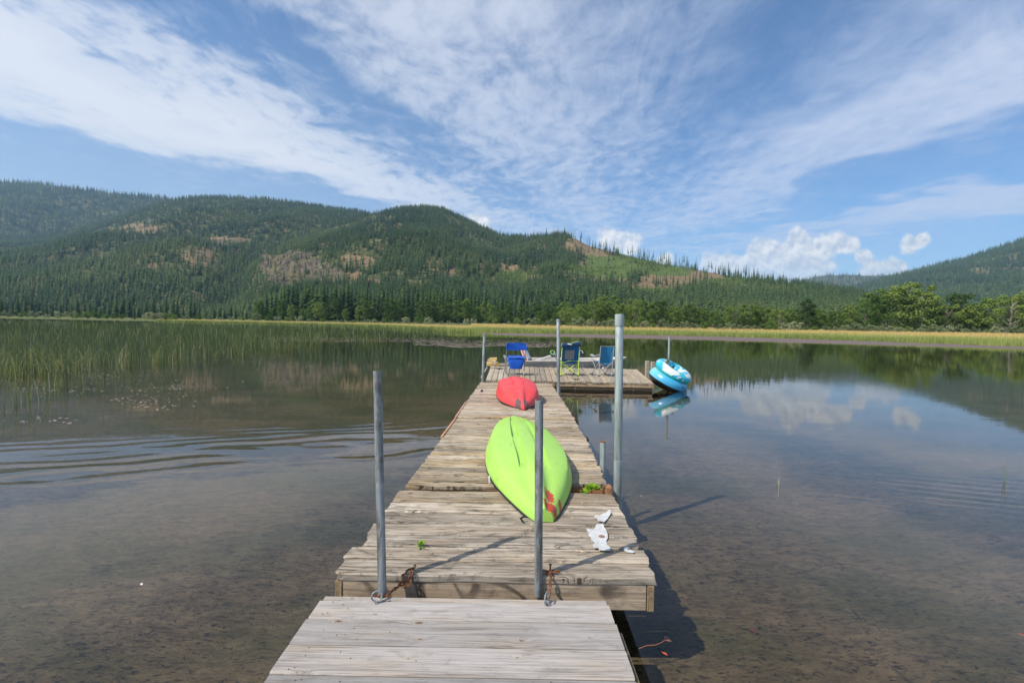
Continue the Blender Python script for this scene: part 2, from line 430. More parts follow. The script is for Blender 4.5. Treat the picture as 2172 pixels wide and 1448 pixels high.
# ------------------------------------------------------------------ water, lake bed
def water_mat():
    m, t, out = mat('clear_lake_water'); o = objc(t)
    x, y, z = t.sep(o)
    # calm wind ripple, longer across the view, plus two wave trains
    n1 = t.noise(t.scl(o, 1.3, 3.2, 1), 1.0, 3, .5)
    n2 = t.noise(t.scl(o, 7, 16, 1), 1.0, 3, .55)
    patch = t.sm(t.noise(t.scl(o, .10, .16, 1), 1.0, 3, .5), .42, .66, .25, 1.0)
    h = t.m('ADD', t.m('MULTIPLY', n1, .0014), t.m('MULTIPLY', t.m('MULTIPLY', n2, .0006), patch))
    def train(nx, ny, q0, wid, wl, amp, x0, x1, dn):
        q = t.m('ADD', t.m('MULTIPLY', x, nx), t.m('MULTIPLY', y, ny))
        q = t.m('ADD', q, t.m('MULTIPLY', t.noise(t.scl(o, .28, .6, 1), 1.0, 2, .5), dn))
        g = t.m('EXPONENT', t.m('MULTIPLY', t.m('POWER', t.m('DIVIDE', t.m('SUBTRACT', q, q0+dn*.5), wid), 2.0), -1.0))
        s = t.m('SINE', t.m('MULTIPLY', q, 2*math.pi/wl))
        g = t.m('MULTIPLY', g, t.sm(t.noise(t.scl(o, .45, 1.1, 1), 1.0, 2, .5), .38, .58))
        k = t.m('MULTIPLY', g, t.m('MULTIPLY', t.sm(x, x0-1.5, x0+1.5), t.sm(x, x1+1.5, x1-1.5)))
        return t.m('MULTIPLY', t.m('MULTIPLY', s, k), amp)
    h = t.m('ADD', h, train(-.34, .94, 7.2, .70, .55, .0044, -11.0, -0.3, 2.2))
    h = t.m('ADD', h, train(-.34, .94, 8.2, .8, .33, .0012, -11.0, -1.0, .8))
    h = t.m('ADD', h, train(.30, .95, 6.5, .55, .20, .0011, 3.6, 9.0, .25))
    b = t.node('ShaderNodeBump'); t.put(b.inputs['Strength'], 1.0); t.put(b.inputs['Distance'], 1.0); t.put(b.inputs['Height'], h)
    nrm = b.outputs[0]
    fr = t.node('ShaderNodeFresnel', i_IOR=1.41); t.l.new(nrm, fr.inputs['Normal'])
    gl = t.node('ShaderNodeBsdfGlossy', i_Color=(.96, .97, .98), i_Roughness=.012); t.l.new(nrm, gl.inputs['Normal'])
    tr = t.node('ShaderNodeBsdfTransparent', i_Color=(.88, .85, .76))
    mx = t.node('ShaderNodeMixShader')
    t.put(mx.inputs[0], t.m('MULTIPLY', fr.outputs[0], 1.0, clamp=True)); t.l.new(tr.outputs[0], mx.inputs[1]); t.l.new(gl.outputs[0], mx.inputs[2])
    t.l.new(mx.outputs[0], out.inputs[0]); return m
w = MB(); w.raw([(-900, -60, 0), (900, -60, 0), (900, 420, 0), (-900, 420, 0)], [(0, 1, 2, 3)])
tag(add('lake_water', w, water_mat()), kind='structure')

def bed_mat():
    m, t, out = mat('silty_lake_bed'); o = objc(t)
    rot = t.node('ShaderNodeMapping', i_Vector=o, i_Rotation=(0, 0, R(-32)), i_Scale=(1.0, 2.6, 1)).outputs[0]
    a = t.noise(t.scl(o, .45, .9, 1), 1.0, 5, .6, .3)
    b = t.noise(rot, 5.0, 6, .68, .5)
    c = t.noise(o, 38, 4, .7)
    d = t.noise(rot, 17, 5, .7, .8)
    col = t.ramp(b, [(.36, (.034, .032, .028)), (.50, (.105, .088, .067)), (.66, (.18, .15, .112))])
    col = t.mix(t.sm(a, .36, .64, 0, .75), col, (.085, .085, .042), 'MIX')
    col = t.mix(t.m('MULTIPLY', t.sm(a, .62, .40), .35), col, (.21, .165, .115))
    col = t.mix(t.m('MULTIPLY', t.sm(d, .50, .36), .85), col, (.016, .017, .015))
    col = t.mix(t.m('MULTIPLY', t.sm(c, .62, .76), .35), col, (.27, .225, .16))
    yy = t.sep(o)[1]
    col = t.mix(t.sm(t.m('ADD', yy, t.m('MULTIPLY', a, 8.0)), 12.0, 26.0, 0, .82), col, (.035, .040, .018))  # bed colour darkened farther out, standing in for light absorbed by deeper water
    h = t.m('ADD', t.m('MULTIPLY', b, .6), t.m('MULTIPLY', c, .4))
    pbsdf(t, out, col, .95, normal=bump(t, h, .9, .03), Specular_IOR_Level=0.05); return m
xs = np.concatenate([np.linspace(-900, -12, 25)[:-1], np.linspace(-12, 12, 161), np.linspace(12, 900, 25)[1:]])
ys = np.concatenate([np.linspace(-60, 0, 8)[:-1], np.linspace(0, 18, 121), np.linspace(18, 430, 25)[1:]])
X, Y = np.meshgrid(xs, ys, indexing='ij')
Z = -0.19+.045*nfbm(X*.8, Y*.8, 4)+.018*nfbm(X*4, Y*6, 3)-.004*np.clip(Y-6, 0, 80)
idx = np.arange(X.size).reshape(X.shape)
F = np.stack([idx[:-1, :-1], idx[1:, :-1], idx[1:, 1:], idx[:-1, 1:]], -1).reshape(-1, 4)
me = np_mesh('lake_bed', np.stack([X, Y, Z], -1).reshape(-1, 3), F)
me.polygons.foreach_set('use_smooth', [True]*len(me.polygons))
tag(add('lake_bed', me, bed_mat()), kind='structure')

# ------------------------------------------------------------------ marsh ground and mud flat
EDGE = [(-1200, 262), (0, 268), (370, 245), (600, 215), (800, 165), (900, 118), (960, 94), (1100, 93), (1300, 98), (1500, 96), (1700, 86), (1900, 74), (2172, 62), (2600, 48), (3400, 34)]
MUD = [(930, 88), (960, 83), (1100, 74), (1300, 69), (1500, 65.5), (1700, 60.5), (1900, 57.5), (2172, 52.5), (2600, 41), (3400, 30)]
def tx(px): return rays(px, np.full_like(np.asarray(px, float), 690.0))[..., 0]
def marsh_z(px, Y):
    e = lerp(px, EDGE); k = np.clip((Y-e)/95, 0, 1); k = k*k*(3-2*k)*np.clip((np.asarray(px)-330)/90, 0, 1)
    return .03+.92*k+np.clip((Y-e)/8, 0, 1)*.05
cols = np.arange(-1200, 3400, 20.0)
rows = np.concatenate([np.array([-1.2, 0, 1.5, 3, 6]), np.linspace(10, 110, 14), np.array([150, 250, 450, 900])])
PX, RR = np.meshgrid(cols, rows, indexing='ij')
YY = lerp(PX, EDGE)+RR; XX = tx(PX)*YY
ZZ = np.where(RR < 0, -.35, marsh_z(PX, YY)); ZZ = ZZ+np.where(RR > 120, .25+(RR-150)*.004, 0)
idx = np.arange(PX.size).reshape(PX.shape)
F = np.stack([idx[:-1, :-1], idx[1:, :-1], idx[1:, 1:], idx[:-1, 1:]], -1).reshape(-1, 4)
def marsh_mat():
    m, t, out = mat('marsh_turf'); o = objc(t)
    n = t.noise(t.scl(o, .35, .5, 1), 1.0, 5, .65)
    c = t.ramp(n, [(.3, (.07, .09, .03)), (.5, (.12, .14, .05)), (.7, (.20, .18, .075))])
    pbsdf(t, out, c, .95, Specular_IOR_Level=.1); return m
tag(add('marsh_ground', np_mesh('marsh_ground', np.stack([XX, YY, ZZ], -1).reshape(-1, 3), F), marsh_mat()), kind='structure')
def mud_mat():
    m, t, out = mat('purple_brown_mud_weed'); o = objc(t)
    n = t.noise(t.scl(o, .5, 1.3, 1), 1.0, 6, .7); n2 = t.noise(t.scl(o, 3, 6, 1), 1.0, 4, .6)
    c = t.ramp(n, [(.3, (.095, .07, .068)), (.5, (.155, .115, .112)), (.7, (.20, .155, .13))])
    c = t.mix(t.sm(n2, .5, .7), c, (.17, .13, .115))
    pbsdf(t, out, c, .85, normal=bump(t, n2, .6, .05), Specular_IOR_Level=.25); return m
cols = np.arange(985, 3400, 10.0)
PX, VV = np.meshgrid(cols, np.linspace(0, 1, 12), indexing='ij')
y0 = lerp(PX, MUD)+5.0*nfbm(PX/60, PX*0+3, 5, .6)*np.clip((1500-PX)/300, .12, 1)+np.clip((1060-PX)/75, 0, 1)*16; y1 = lerp(PX, EDGE)+3
YY = y0+(y1-y0)*VV; XX = tx(PX)*YY; ZZ = -.03+.055*np.clip(VV*5, 0, 1)+.012*nfbm(XX*.8, YY*.8, 3)
idx = np.arange(PX.size).reshape(PX.shape)
F = np.stack([idx[:-1, :-1], idx[1:, :-1], idx[1:, 1:], idx[:-1, 1:]], -1).reshape(-1, 4)
MUD_M = mud_mat()
tag(add('mud_flat', np_mesh('mud_flat', np.stack([XX, YY, ZZ], -1).reshape(-1, 3), F), MUD_M), kind='structure')

# ------------------------------------------------------------------ hills
def hill_mat(name, tint):
    m, t, out = mat(name); o = objc(t)
    rk = t.node('ShaderNodeAttribute', attribute_name='rock').outputs['Fac']; cl = t.node('ShaderNodeAttribute', attribute_name='clearing').outputs['Fac']
    gr = t.node('ShaderNodeAttribute', attribute_name='green').outputs['Fac']
    n = t.noise(o, .012, 6, .7); n2 = t.noise(o, .07, 5, .7); n3 = t.noise(t.scl(o, 1, 1, .5), .16, 5, .75, .6)
    base = t.ramp(n2, [(.35, (.04, .058, .025)), (.50, (.075, .09, .036)), (.62, (.19, .145, .078)), (.78, (.27, .185, .11))])
    dry = t.ramp(n2, [(.30, (.10, .11, .045)), (.45, (.19, .14, .075)), (.58, (.26, .175, .11)), (.68, (.13, .14, .055)), (.78, (.33, .25, .17))])
    grn = t.ramp(n3, [(.35, (.045, .085, .025)), (.5, (.09, .135, .035)), (.62, (.17, .17, .06)), (.75, (.22, .15, .08))])
    rock = t.ramp(n3, [(.40, (.025, .023, .02)), (.48, (.10, .085, .065)), (.60, (.19, .155, .115)), (.75, (.30, .26, .215))])
    rock = t.mix(t.sm(n2, .47, .62, 0, .85), rock, t.mix(n3, (.07, .08, .03), (.22, .165, .08)))
    c = t.mix(t.sm(cl, .25, .6), base, dry); c = t.mix(t.sm(gr, .3, .7), c, grn); c = t.mix(t.sm(rk, .35, .55), c, rock)
    c = t.mix(1.0, c, tint, 'MULTIPLY')
    pbsdf(t, out, c, .95, normal=bump(t, n3, .8, 3.0), Specular_IOR_Level=.08); return m
class Ridge:
    gmin = .85
    def __init__(s, name, px0, px1, step, crest, Yc, Yf, zf, amp, rows, rock=[], clear=[], green=[], seed=0, shape=1.0, tint=(1, 1, 1)):
        s.name = name; s.crest = crest; s.Yc = Yc; s.Yf = Yf; s.zf = zf; s.amp = amp; s.seed = seed; s.px0 = px0; s.px1 = px1; s.shape = shape
        s.rock = rock; s.clear = clear; s.green = green
        cols = np.arange(px0, px1+1, step)
        v = np.concatenate([np.linspace(0, 1, rows), np.array([1.08, 1.2, 1.45])])
        PXg, V = np.meshgrid(cols, v, indexing='ij')
        s.pts, ok = s.surf(PXg, V)
        idx = np.arange(PXg.size).reshape(PXg.shape)
        F = np.stack([idx[:-1, :-1], idx[1:, :-1], idx[1:, 1:], idx[:-1, 1:]], -1).reshape(-1, 4)
        p = s.pts.reshape(-1, 3); qx, qy = nproj(p)
        rk = s.mask(qx, qy, rock); cl = s.mask(qx, qy, clear); gr = s.mask(qx, qy, green)
        bumpy = nfbm(p[:, 0]*.035, (p[:, 1]+p[:, 2])*.035, 4, .6)
        p = p+np.stack([bumpy*0, -bumpy*rk*16, bumpy*rk*14], -1)
        me = np_mesh(name, p, F, {'rock': ('FLOAT', 'POINT', rk.astype(np.float32)), 'clearing': ('FLOAT', 'POINT', cl.astype(np.float32)), 'green': ('FLOAT', 'POINT', gr.astype(np.float32))})
        tag(add(name, me, hill_mat(name+'_ground', tint)), kind='structure')
    def mask(s, qx, qy, L):
        m = np.zeros_like(qx)
        for (cx, cy, rx, ry, k) in L:
            d = np.sqrt(((qx-cx)/rx)**2+((qy-cy)/ry)**2)+.55*nfbm(qx/22+s.seed, qy/11, 4)
            m = np.maximum(m, np.clip((1.25-d)*2.2, 0, 1)*k)
        return m
    def surf(s, px, v):
        py = lerp(px, s.crest); Yc = lerp(px, s.Yc); Yf = lerp(px, s.Yf)
        d = rays(px, py); zc = EYE+d[..., 2]*Yc; k = d[..., 0]
        vv = np.clip(v, 0, 1)
        Y = Yf+(Yc-Yf)*v; X = k*Y
        h = np.power(vv, s.shape)
        H = np.maximum(zc-s.zf, 4)
        n = nfbm(X/420+s.seed, Y/420, 5, .52); ridgy = 1-np.abs(nfbm(X/300+9+s.seed, Y/700, 4))*2
        win = np.sin(np.pi*np.clip(vv, 0, 1))**.8
        z = s.zf+H*h+H*s.amp*(n*1.2+(ridgy-.5)*.6)*win
        z = np.where(v > 1, zc-(v-1)*H*1.6, z)
        z = z+np.where(v < .02, -2, 0)
        return np.stack([X, Y, z], -1), None
    def scatter(s, n, dens=None, smin=.7, smax=1.15, vmax=1.03, seed=1):
        r = np.random.default_rng(seed)
        px = r.uniform(s.px0, s.px1, n*3); v = r.uniform(0.0, vmax, n*3)
        Yc = lerp(px, s.Yc); Yf = lerp(px, s.Yf); Y = Yf+(Yc-Yf)*v
        keep = r.random(n*3) < Y*(Yc-Yf)/np.max(Y*(Yc-Yf))*2.2
        px = px[keep][:n]; v = v[keep][:n]
        p, _ = s.surf(px, v); qx, qy = nproj(p)
        rk = s.mask(qx, qy, s.rock); cl = s.mask(qx, qy, s.clear); gr = s.mask(qx, qy, s.green)
        glade = nfbm(p[:, 0]/90, p[:, 1]/140, 5, .6)
        prob = np.clip(1.0-1.7*np.clip(glade-.06, 0, 1)*3, s.gmin, 1)*(1-.93*rk)*(1-.90*cl)*(1-.45*gr)
        if dens is not None: prob = prob*dens(qx, qy)
        k = r.random(len(px)) < prob
        p = p[k]; p[:, 2] -= .5
        sc = r.uniform(smin, smax, len(p))*(1-.5*(gr[k]*(r.random(len(p)) < .75)))*(1-.25*(r.random(len(p)) < .3))
        return p, sc, gr[k]

RA2 = Ridge('rocky_hill', 430, 2060, 5,
    [(430, 672), (480, 650), (520, 585), (560, 548), (620, 516), (700, 484), (760, 460), (820, 452), (860, 443), (900, 441), (940, 447), (975, 462), (1010, 478), (1060, 501), (1120, 505), (1190, 500), (1220, 506),
     (1250, 522), (1330, 542), (1400, 560), (1480, 573), (1600, 594), (1700, 612), (1800, 630), (1860, 645), (1960, 668), (2060, 690)],
    [(430, 900), (560, 1050), (760, 1600), (900, 1650), (1060, 1500), (1200, 1250), (1400, 1050), (1600, 900), (1850, 700), (2060, 560)],
    [(430, 560), (600, 470), (900, 440), (1200, 420), (1500, 360), (1800, 300), (2060, 270)], 2.0, .13, 110,
    rock=[(650, 578, 78, 26, 1), (580, 558, 36, 22, 1), (700, 590, 42, 16, 1), (610, 600, 40, 12, 1), (505, 563, 30, 14, .9), (640, 540, 45, 8, .7)],
    clear=[(770, 597, 34, 7, .9), (960, 575, 20, 8, .7), (1000, 540, 16, 8, .6), (1110, 610, 24, 7, .7), (900, 640, 20, 5, .4), (1180, 555, 18, 10, .6), (880, 603, 44, 8, .9), (1228, 520, 34, 14, 1), (1270, 535, 40, 10, .9), (1455, 588, 92, 20, 1), (1390, 604, 70, 14, .8), (1250, 560, 30, 8, .7), (1300, 590, 34, 8, .8), (1520, 606, 40, 8, .8), (1350, 568, 24, 6, .8), (1075, 568, 26, 11, 1), (1130, 578, 20, 16, .8), (920, 560, 22, 14, .8),
           (760, 555, 40, 14, .7), (1205, 606, 20, 6, 1), (1340, 612, 30, 7, .9), (740, 585, 40, 10, .8), (1570, 610, 30, 9, .8), (1660, 620, 26, 6, .9), (1720, 628, 30, 5, .9), (850, 480, 14, 8, .7), (1145, 525, 16, 10, .8),
           (445, 662, 40, 8, .9), (505, 664, 36, 5, 1), (1030, 560, 22, 8, .7), (700, 520, 20, 8, .6)],
    green=[(1330, 560, 90, 20, .9), (1280, 575, 70, 18, .8), (1420, 575, 60, 12, .8), (1090, 590, 40, 20, .5), (1540, 598, 50, 10, .6), (1400, 620, 80, 10, .7), (600, 640, 60, 14, .5)], seed=3)
RA2.gmin = .25
RA1 = Ridge('forested_ridge', -700, 1000, 9,
    [(-700, 570), (-300, 552), (-100, 545), (0, 515), (100, 502), (217, 474), (290, 446), (370, 424), (410, 419), (450, 419), (560, 422), (610, 428), (660, 436), (760, 450), (830, 462), (1000, 520)],
    [(-700, 1900), (0, 2100), (370, 2350), (760, 2300), (1000, 2200)], [(-700, 520), (0, 560), (400, 600), (600, 800), (1000, 900)], 2.0, .11, 90,
    clear=[(297, 485, 40, 10, 1), (250, 492, 22, 9, .6), (480, 512, 50, 9, 1), (420, 545, 40, 16, .7), (450, 530, 60, 14, .45), (340, 565, 50, 10, .5), (240, 540, 60, 9, .4), (60, 600, 40, 18, .5), (180, 590, 14, 5, .9), (110, 598, 10, 4, .9), (430, 560, 40, 20, .35)],
    rock=[(478, 512, 26, 6, .6)], seed=11)
RB = Ridge('far_left_ridge', -700, 640, 12, [(-700, 355), (-300, 370), (0, 386), (60, 389), (140, 397), (200, 406), (300, 416), (370, 425), (500, 450), (640, 500)],
    [(-700, 3300), (640, 3300)], [(-700, 1700), (640, 1900)], 60, .09, 50, seed=21)
RC = Ridge('right_ridge', 1640, 3100, 9, [(1640, 652), (1720, 635), (1800, 614), (1840, 604), (1880, 592), (1950, 574), (2050, 550), (2110, 529), (2172, 508), (2400, 440), (3100, 350)],
    [(1640, 2600), (2172, 2500), (3100, 2300)], [(1640, 1100), (3100, 900)], 3, .07, 70,
    clear=[(2075, 575, 14, 7, .8), (2150, 550, 10, 8, .4)], seed=31)
RD = Ridge('far_gap_ridge', 1440, 2200, 12, [(1440, 640), (1600, 618), (1650, 606), (1690, 597), (1740, 585), (1800, 583), (1840, 585), (1900, 585), (1960, 594), (2200, 625)],
    [(1440, 4300), (2200, 4300)], [(1440, 2900), (2200, 2900)], 40, .05, 30, seed=41)

# ------------------------------------------------------------------ tree shapes
def leaf_mat(name, cols, trans=.3, attr=True):
    m, t, out = mat(name)
    n = t.noise(objc(t), 2.2, 3, .6)
    if attr:
        tint = t.node('ShaderNodeAttribute', attribute_name='tint', attribute_type='INSTANCER').outputs['Fac']
    else: tint = objrand(t)
    f = t.m('ADD', t.m('MULTIPLY', tint, .75), t.m('MULTIPLY', n, .3))
    k = len(cols); c = t.ramp(f, [(.15+.7*i/(k-1), cols[i]) for i in range(k)])
    d = t.node('ShaderNodeBsdfPrincipled'); t.put(d.inputs['Base Color'], c); d.inputs['Roughness'].default_value = .7; d.inputs['Specular IOR Level'].default_value = .15
    tl = t.node('ShaderNodeBsdfTranslucent'); t.put(tl.inputs[0], c)
    mx = t.node('ShaderNodeMixShader', i_0=trans); t.l.new(d.outputs[0], mx.inputs[1]); t.l.new(tl.outputs[0], mx.inputs[2]); t.l.new(mx.outputs[0], out.inputs[0])
    return m
BARK = simple_mat('grey_brown_bark', (.16, .125, .095), .9, col2=(.07, .055, .042), nscale=6)
BARK_PALE = simple_mat('pale_cottonwood_bark', (.36, .32, .26), .9, col2=(.16, .14, .11), nscale=3)
NEEDLE_FAR = leaf_mat('hillside_needles', [(.036, .072, .034), (.058, .106, .042), (.092, .148, .050), (.155, .20, .066)], .12)
NEEDLE_YOUNG = leaf_mat('young_conifer_needles', [(.09, .16, .04), (.14, .22, .055), (.21, .28, .075)], .2)
NEEDLE = leaf_mat('conifer_needles', [(.034, .072, .022), (.058, .11, .03), (.095, .155, .04)], .2, False)
LEAF = leaf_mat('cottonwood_leaves', [(.08, .15, .03), (.135, .215, .045), (.21, .28, .065)], .32, False)
LEAF_DARK = leaf_mat('dark_broadleaf_leaves', [(.05, .095, .024), (.08, .135, .032), (.12, .18, .042)], .3, False)
LEAF_BUSH = leaf_mat('willow_bush_leaves', [(.15, .19, .085), (.23, .27, .13), (.33, .35, .19)], .25, False)

def conifer(seed, whorls=13, per=6, wid=.17, start=.08, ragged=.35, extra=0):
    r = np.random.default_rng(seed); V = []; F = []
    for i in range(whorls):
        f = i/(whorls-1); z = start+(1-start)*f*.985
        L = wid*((1-z)**.75)*(1.02 if z > .25 else .8+.9*z)+.006
        a0 = r.uniform(0, 6.28)
        for k in range(per):
            if r.random() < .08: continue
            a = a0+6.283*(k+r.uniform(-.35, .35))/per; l = L*r.uniform(1-ragged, 1+ragged*.5)
            dz = -l*r.uniform(.25, .65); w = l*r.uniform(.30, .50)
            zz = z+r.uniform(-.02, .02)
            ca, sa = math.cos(a), math.sin(a); b = len(V)
            tk = .5
            V += [(0, 0, zz+l*.18), (ca*l*tk-sa*w, sa*l*tk+ca*w, zz+dz*.45-.012), (ca*l, sa*l, zz+dz), (ca*l*tk+sa*w, sa*l*tk-ca*w, zz+dz*.45-.012)]
            F += [(b, b+1, b+2), (b, b+2, b+3)]
    b = len(V); V += [(0.008, 0, .93), (-.004, .007, .93), (-.004, -.007, .93), (0, 0, 1.01)]; F += [(b, b+1, b+3), (b+1, b+2, b+3), (b+2, b, b+3)]
    return V, F
def trunk_mesh(r0=.012, top=.95, n=6):
    V = []; F = []
    for (z, rr) in ((0, r0), (.4, r0*.7), (top, r0*.15)):
        for k in range(n): a = 6.283*k/n; V.append((rr*math.cos(a), rr*math.sin(a), z))
    for i in range(2):
        for k in range(n): k2 = (k+1) % n; F.append((i*n+k, i*n+k2, (i+1)*n+k2)); F.append((i*n+k, (i+1)*n+k2, (i+1)*n+k))
    return V, F
def tri_mesh(name, parts, mats):
    V = []; F = []; MI = []
    for i, (v, f) in enumerate(parts):
        b = len(V); V += list(v); F += [tuple(q+b for q in t) for t in f]; MI += [i]*len(f)
    me = np_mesh(name, V, F); me.polygons.foreach_set('material_index', MI)
    for mm in mats: me.materials.append(mm)
    return me

# hillside woods: tens of thousands of small conifers, instanced on the slopes
src = bpy.data.collections.new('tree_shapes')
def src_obj(name, me):
    o = bpy.data.objects.new(name, me); src.objects.link(o); return o
for i in range(5):
    src_obj('conifer_shape', tri_mesh('hill_conifer', [conifer(100+i, 11, 5, [.22, .18, .25, .20, .16][i], .05, .4), trunk_mesh(.012)], [NEEDLE_FAR, BARK]))
src2 = bpy.data.collections.new('young_tree_shapes')
for i in range(3):
    o = bpy.data.objects.new('young_conifer_shape', tri_mesh('young_conifer', [conifer(150+i, 9, 6, [.22, .26, .30][i], .02, .3), trunk_mesh(.012)], [NEEDLE_YOUNG, BARK])); src2.objects.link(o)
src3 = bpy.data.collections.new('gaunt_tree_shapes')
for i in range(4):
    v, f = conifer(170+i, 12, 4, [.11, .10, .14, .09][i], [.30, .12, .45, .2][i], .6)
    o = bpy.data.objects.new('gaunt_conifer_shape', tri_mesh('gaunt_conifer', [(v, f), trunk_mesh(.010)], [NEEDLE_FAR, BARK])); src3.objects.link(o)
def gn_forest(name, P_, scale, H, coll, label, cat='forest', seed=0):
    n = len(P_); me = bpy.data.meshes.new(name); me.vertices.add(n); me.vertices.foreach_set('co', P_.astype(np.float32).ravel())
    r = np.random.default_rng(seed+5)
    for nm, arr in (('sc', scale*H), ('rz', r.uniform(0, 6.28, n)), ('tint', np.clip(.5+.5*nfbm(P_[:, 0]/160, P_[:, 1]/160, 3)+r.normal(0, .16, n), 0, 1))):
        a = me.attributes.new(nm, 'FLOAT', 'POINT'); a.data.foreach_set('value', arr.astype(np.float32))
    o = add(name, me); tag(o, label, cat, kind='stuff')
    ng = bpy.data.node_groups.new(name, 'GeometryNodeTree')
    ng.interface.new_socket('Geometry', in_out='INPUT', socket_type='NodeSocketGeometry'); ng.interface.new_socket('Geometry', in_out='OUTPUT', socket_type='NodeSocketGeometry')
    N = ng.nodes; L = ng.links
    gi = N.new('NodeGroupInput'); go = N.new('NodeGroupOutput'); ip = N.new('GeometryNodeInstanceOnPoints'); ci = N.new('GeometryNodeCollectionInfo')
    ci.inputs[0].default_value = coll; ci.inputs['Separate Children'].default_value = True; ci.inputs['Reset Children'].default_value = True
    def attr(nm):
        a = N.new('GeometryNodeInputNamedAttribute'); a.data_type = 'FLOAT'; a.inputs['Name'].default_value = nm; return a.outputs['Attribute']
    cx = N.new('ShaderNodeCombineXYZ'); L.new(attr('rz'), cx.inputs[2])
    L.new(gi.outputs[0], ip.inputs['Points']); L.new(ci.outputs[0], ip.inputs['Instance']); ip.inputs['Pick Instance'].default_value = True
    L.new(cx.outputs[0], ip.inputs['Rotation']); L.new(attr('sc'), ip.inputs['Scale']); L.new(ip.outputs[0], go.inputs[0])
    md = o.modifiers.new('trees', 'NODES'); md.node_group = ng
    return o
p, s_, g = RA1.scatter(46000, seed=1); gn_forest('hillside_forest', p, s_, 22, src, 'dark blue-green conifer forest covering the wide ridge on the left', seed=1)
shoulder = lambda qx, qy: np.where((qx > 1215) & (qy < 610), .40, 1.0)
p, s_, g = RA2.scatter(42000, shoulder, seed=2)
yg = (g > .35) & (np.random.default_rng(3).random(len(p)) < .8)
gn_forest('hillside_forest', p[~yg], s_[~yg], 17.5, src, 'conifer forest over the rocky central hill with brown clearings', seed=2)
q_, s2_, g2_ = RA2.scatter(60000, lambda qx, qy: RA2.mask(qx, qy, RA2.green)*.8, seed=22)
s2_ = s2_*np.random.default_rng(1).uniform(.35, .9, len(q_))
p, s_, yg = np.concatenate([p[yg], q_]), np.concatenate([s_[yg]*1.2, s2_]), slice(None)
gn_forest('young_forest', p[yg], s_[yg], 10, src2, 'light green young conifers on the open right shoulder of the hill', seed=3)
p, s_, g = RB.scatter(20000, seed=4, smin=.9, smax=1.2); gn_forest('hillside_forest', p, s_, 36, src, 'hazy blue conifers on the highest far ridge at the upper left', seed=4)
p, s_, g = RC.scatter(24000, seed=5); gn_forest('hillside_forest', p, s_, 30, src, 'even dark conifer forest on the long slope at the right edge', seed=5)
p, s_, g = RD.scatter(5000, seed=6, smin=.9, smax=1.2); gn_forest('hillside_forest', p, s_, 36, src, 'bluish distant conifers on the low ridge behind the right gap', seed=6)
# gaunt skyline trees along the cleared crest
r = np.random.default_rng(9); px = np.concatenate([r.uniform(1195, 1480, 110), r.uniform(1480, 1860, 110), r.uniform(950, 1200, 40)]); v = r.uniform(.94, 1.01, len(px))
p, _ = RA2.surf(px, v); gn_forest('crest_trees', p, r.uniform(.45, 1.15, len(p))*np.where(px > 1600, .8, 1), 28, src3, 'thin scattered conifers standing on the cleared crest of the hill', seed=7)
# ------------------------------------------------------------------ shore trees, each a thing of its own
ORD = ['first', 'second', 'third', 'fourth', 'fifth', 'sixth', 'seventh', 'eighth', 'ninth', 'tenth', 'eleventh', 'twelfth', 'thirteenth', 'fourteenth', 'fifteenth', 'sixteenth', 'seventeenth', 'eighteenth', 'nineteenth']
TENS = ['', '', 'twenty', 'thirty', 'forty', 'fifty', 'sixty', 'seventy', 'eighty', 'ninety']
TTH = ['', '', 'twentieth', 'thirtieth', 'fortieth', 'fiftieth', 'sixtieth', 'seventieth', 'eightieth', 'ninetieth']
def ordn(i):   # 0-based
    i += 1
    if i < 20: return ORD[i-1]
    if i >= 100: return 'hundred and '+ordn(i-101) if i > 100 else 'hundredth'
    return TTH[i//10] if i % 10 == 0 else TENS[i//10]+'-'+ORD[i % 10-1]

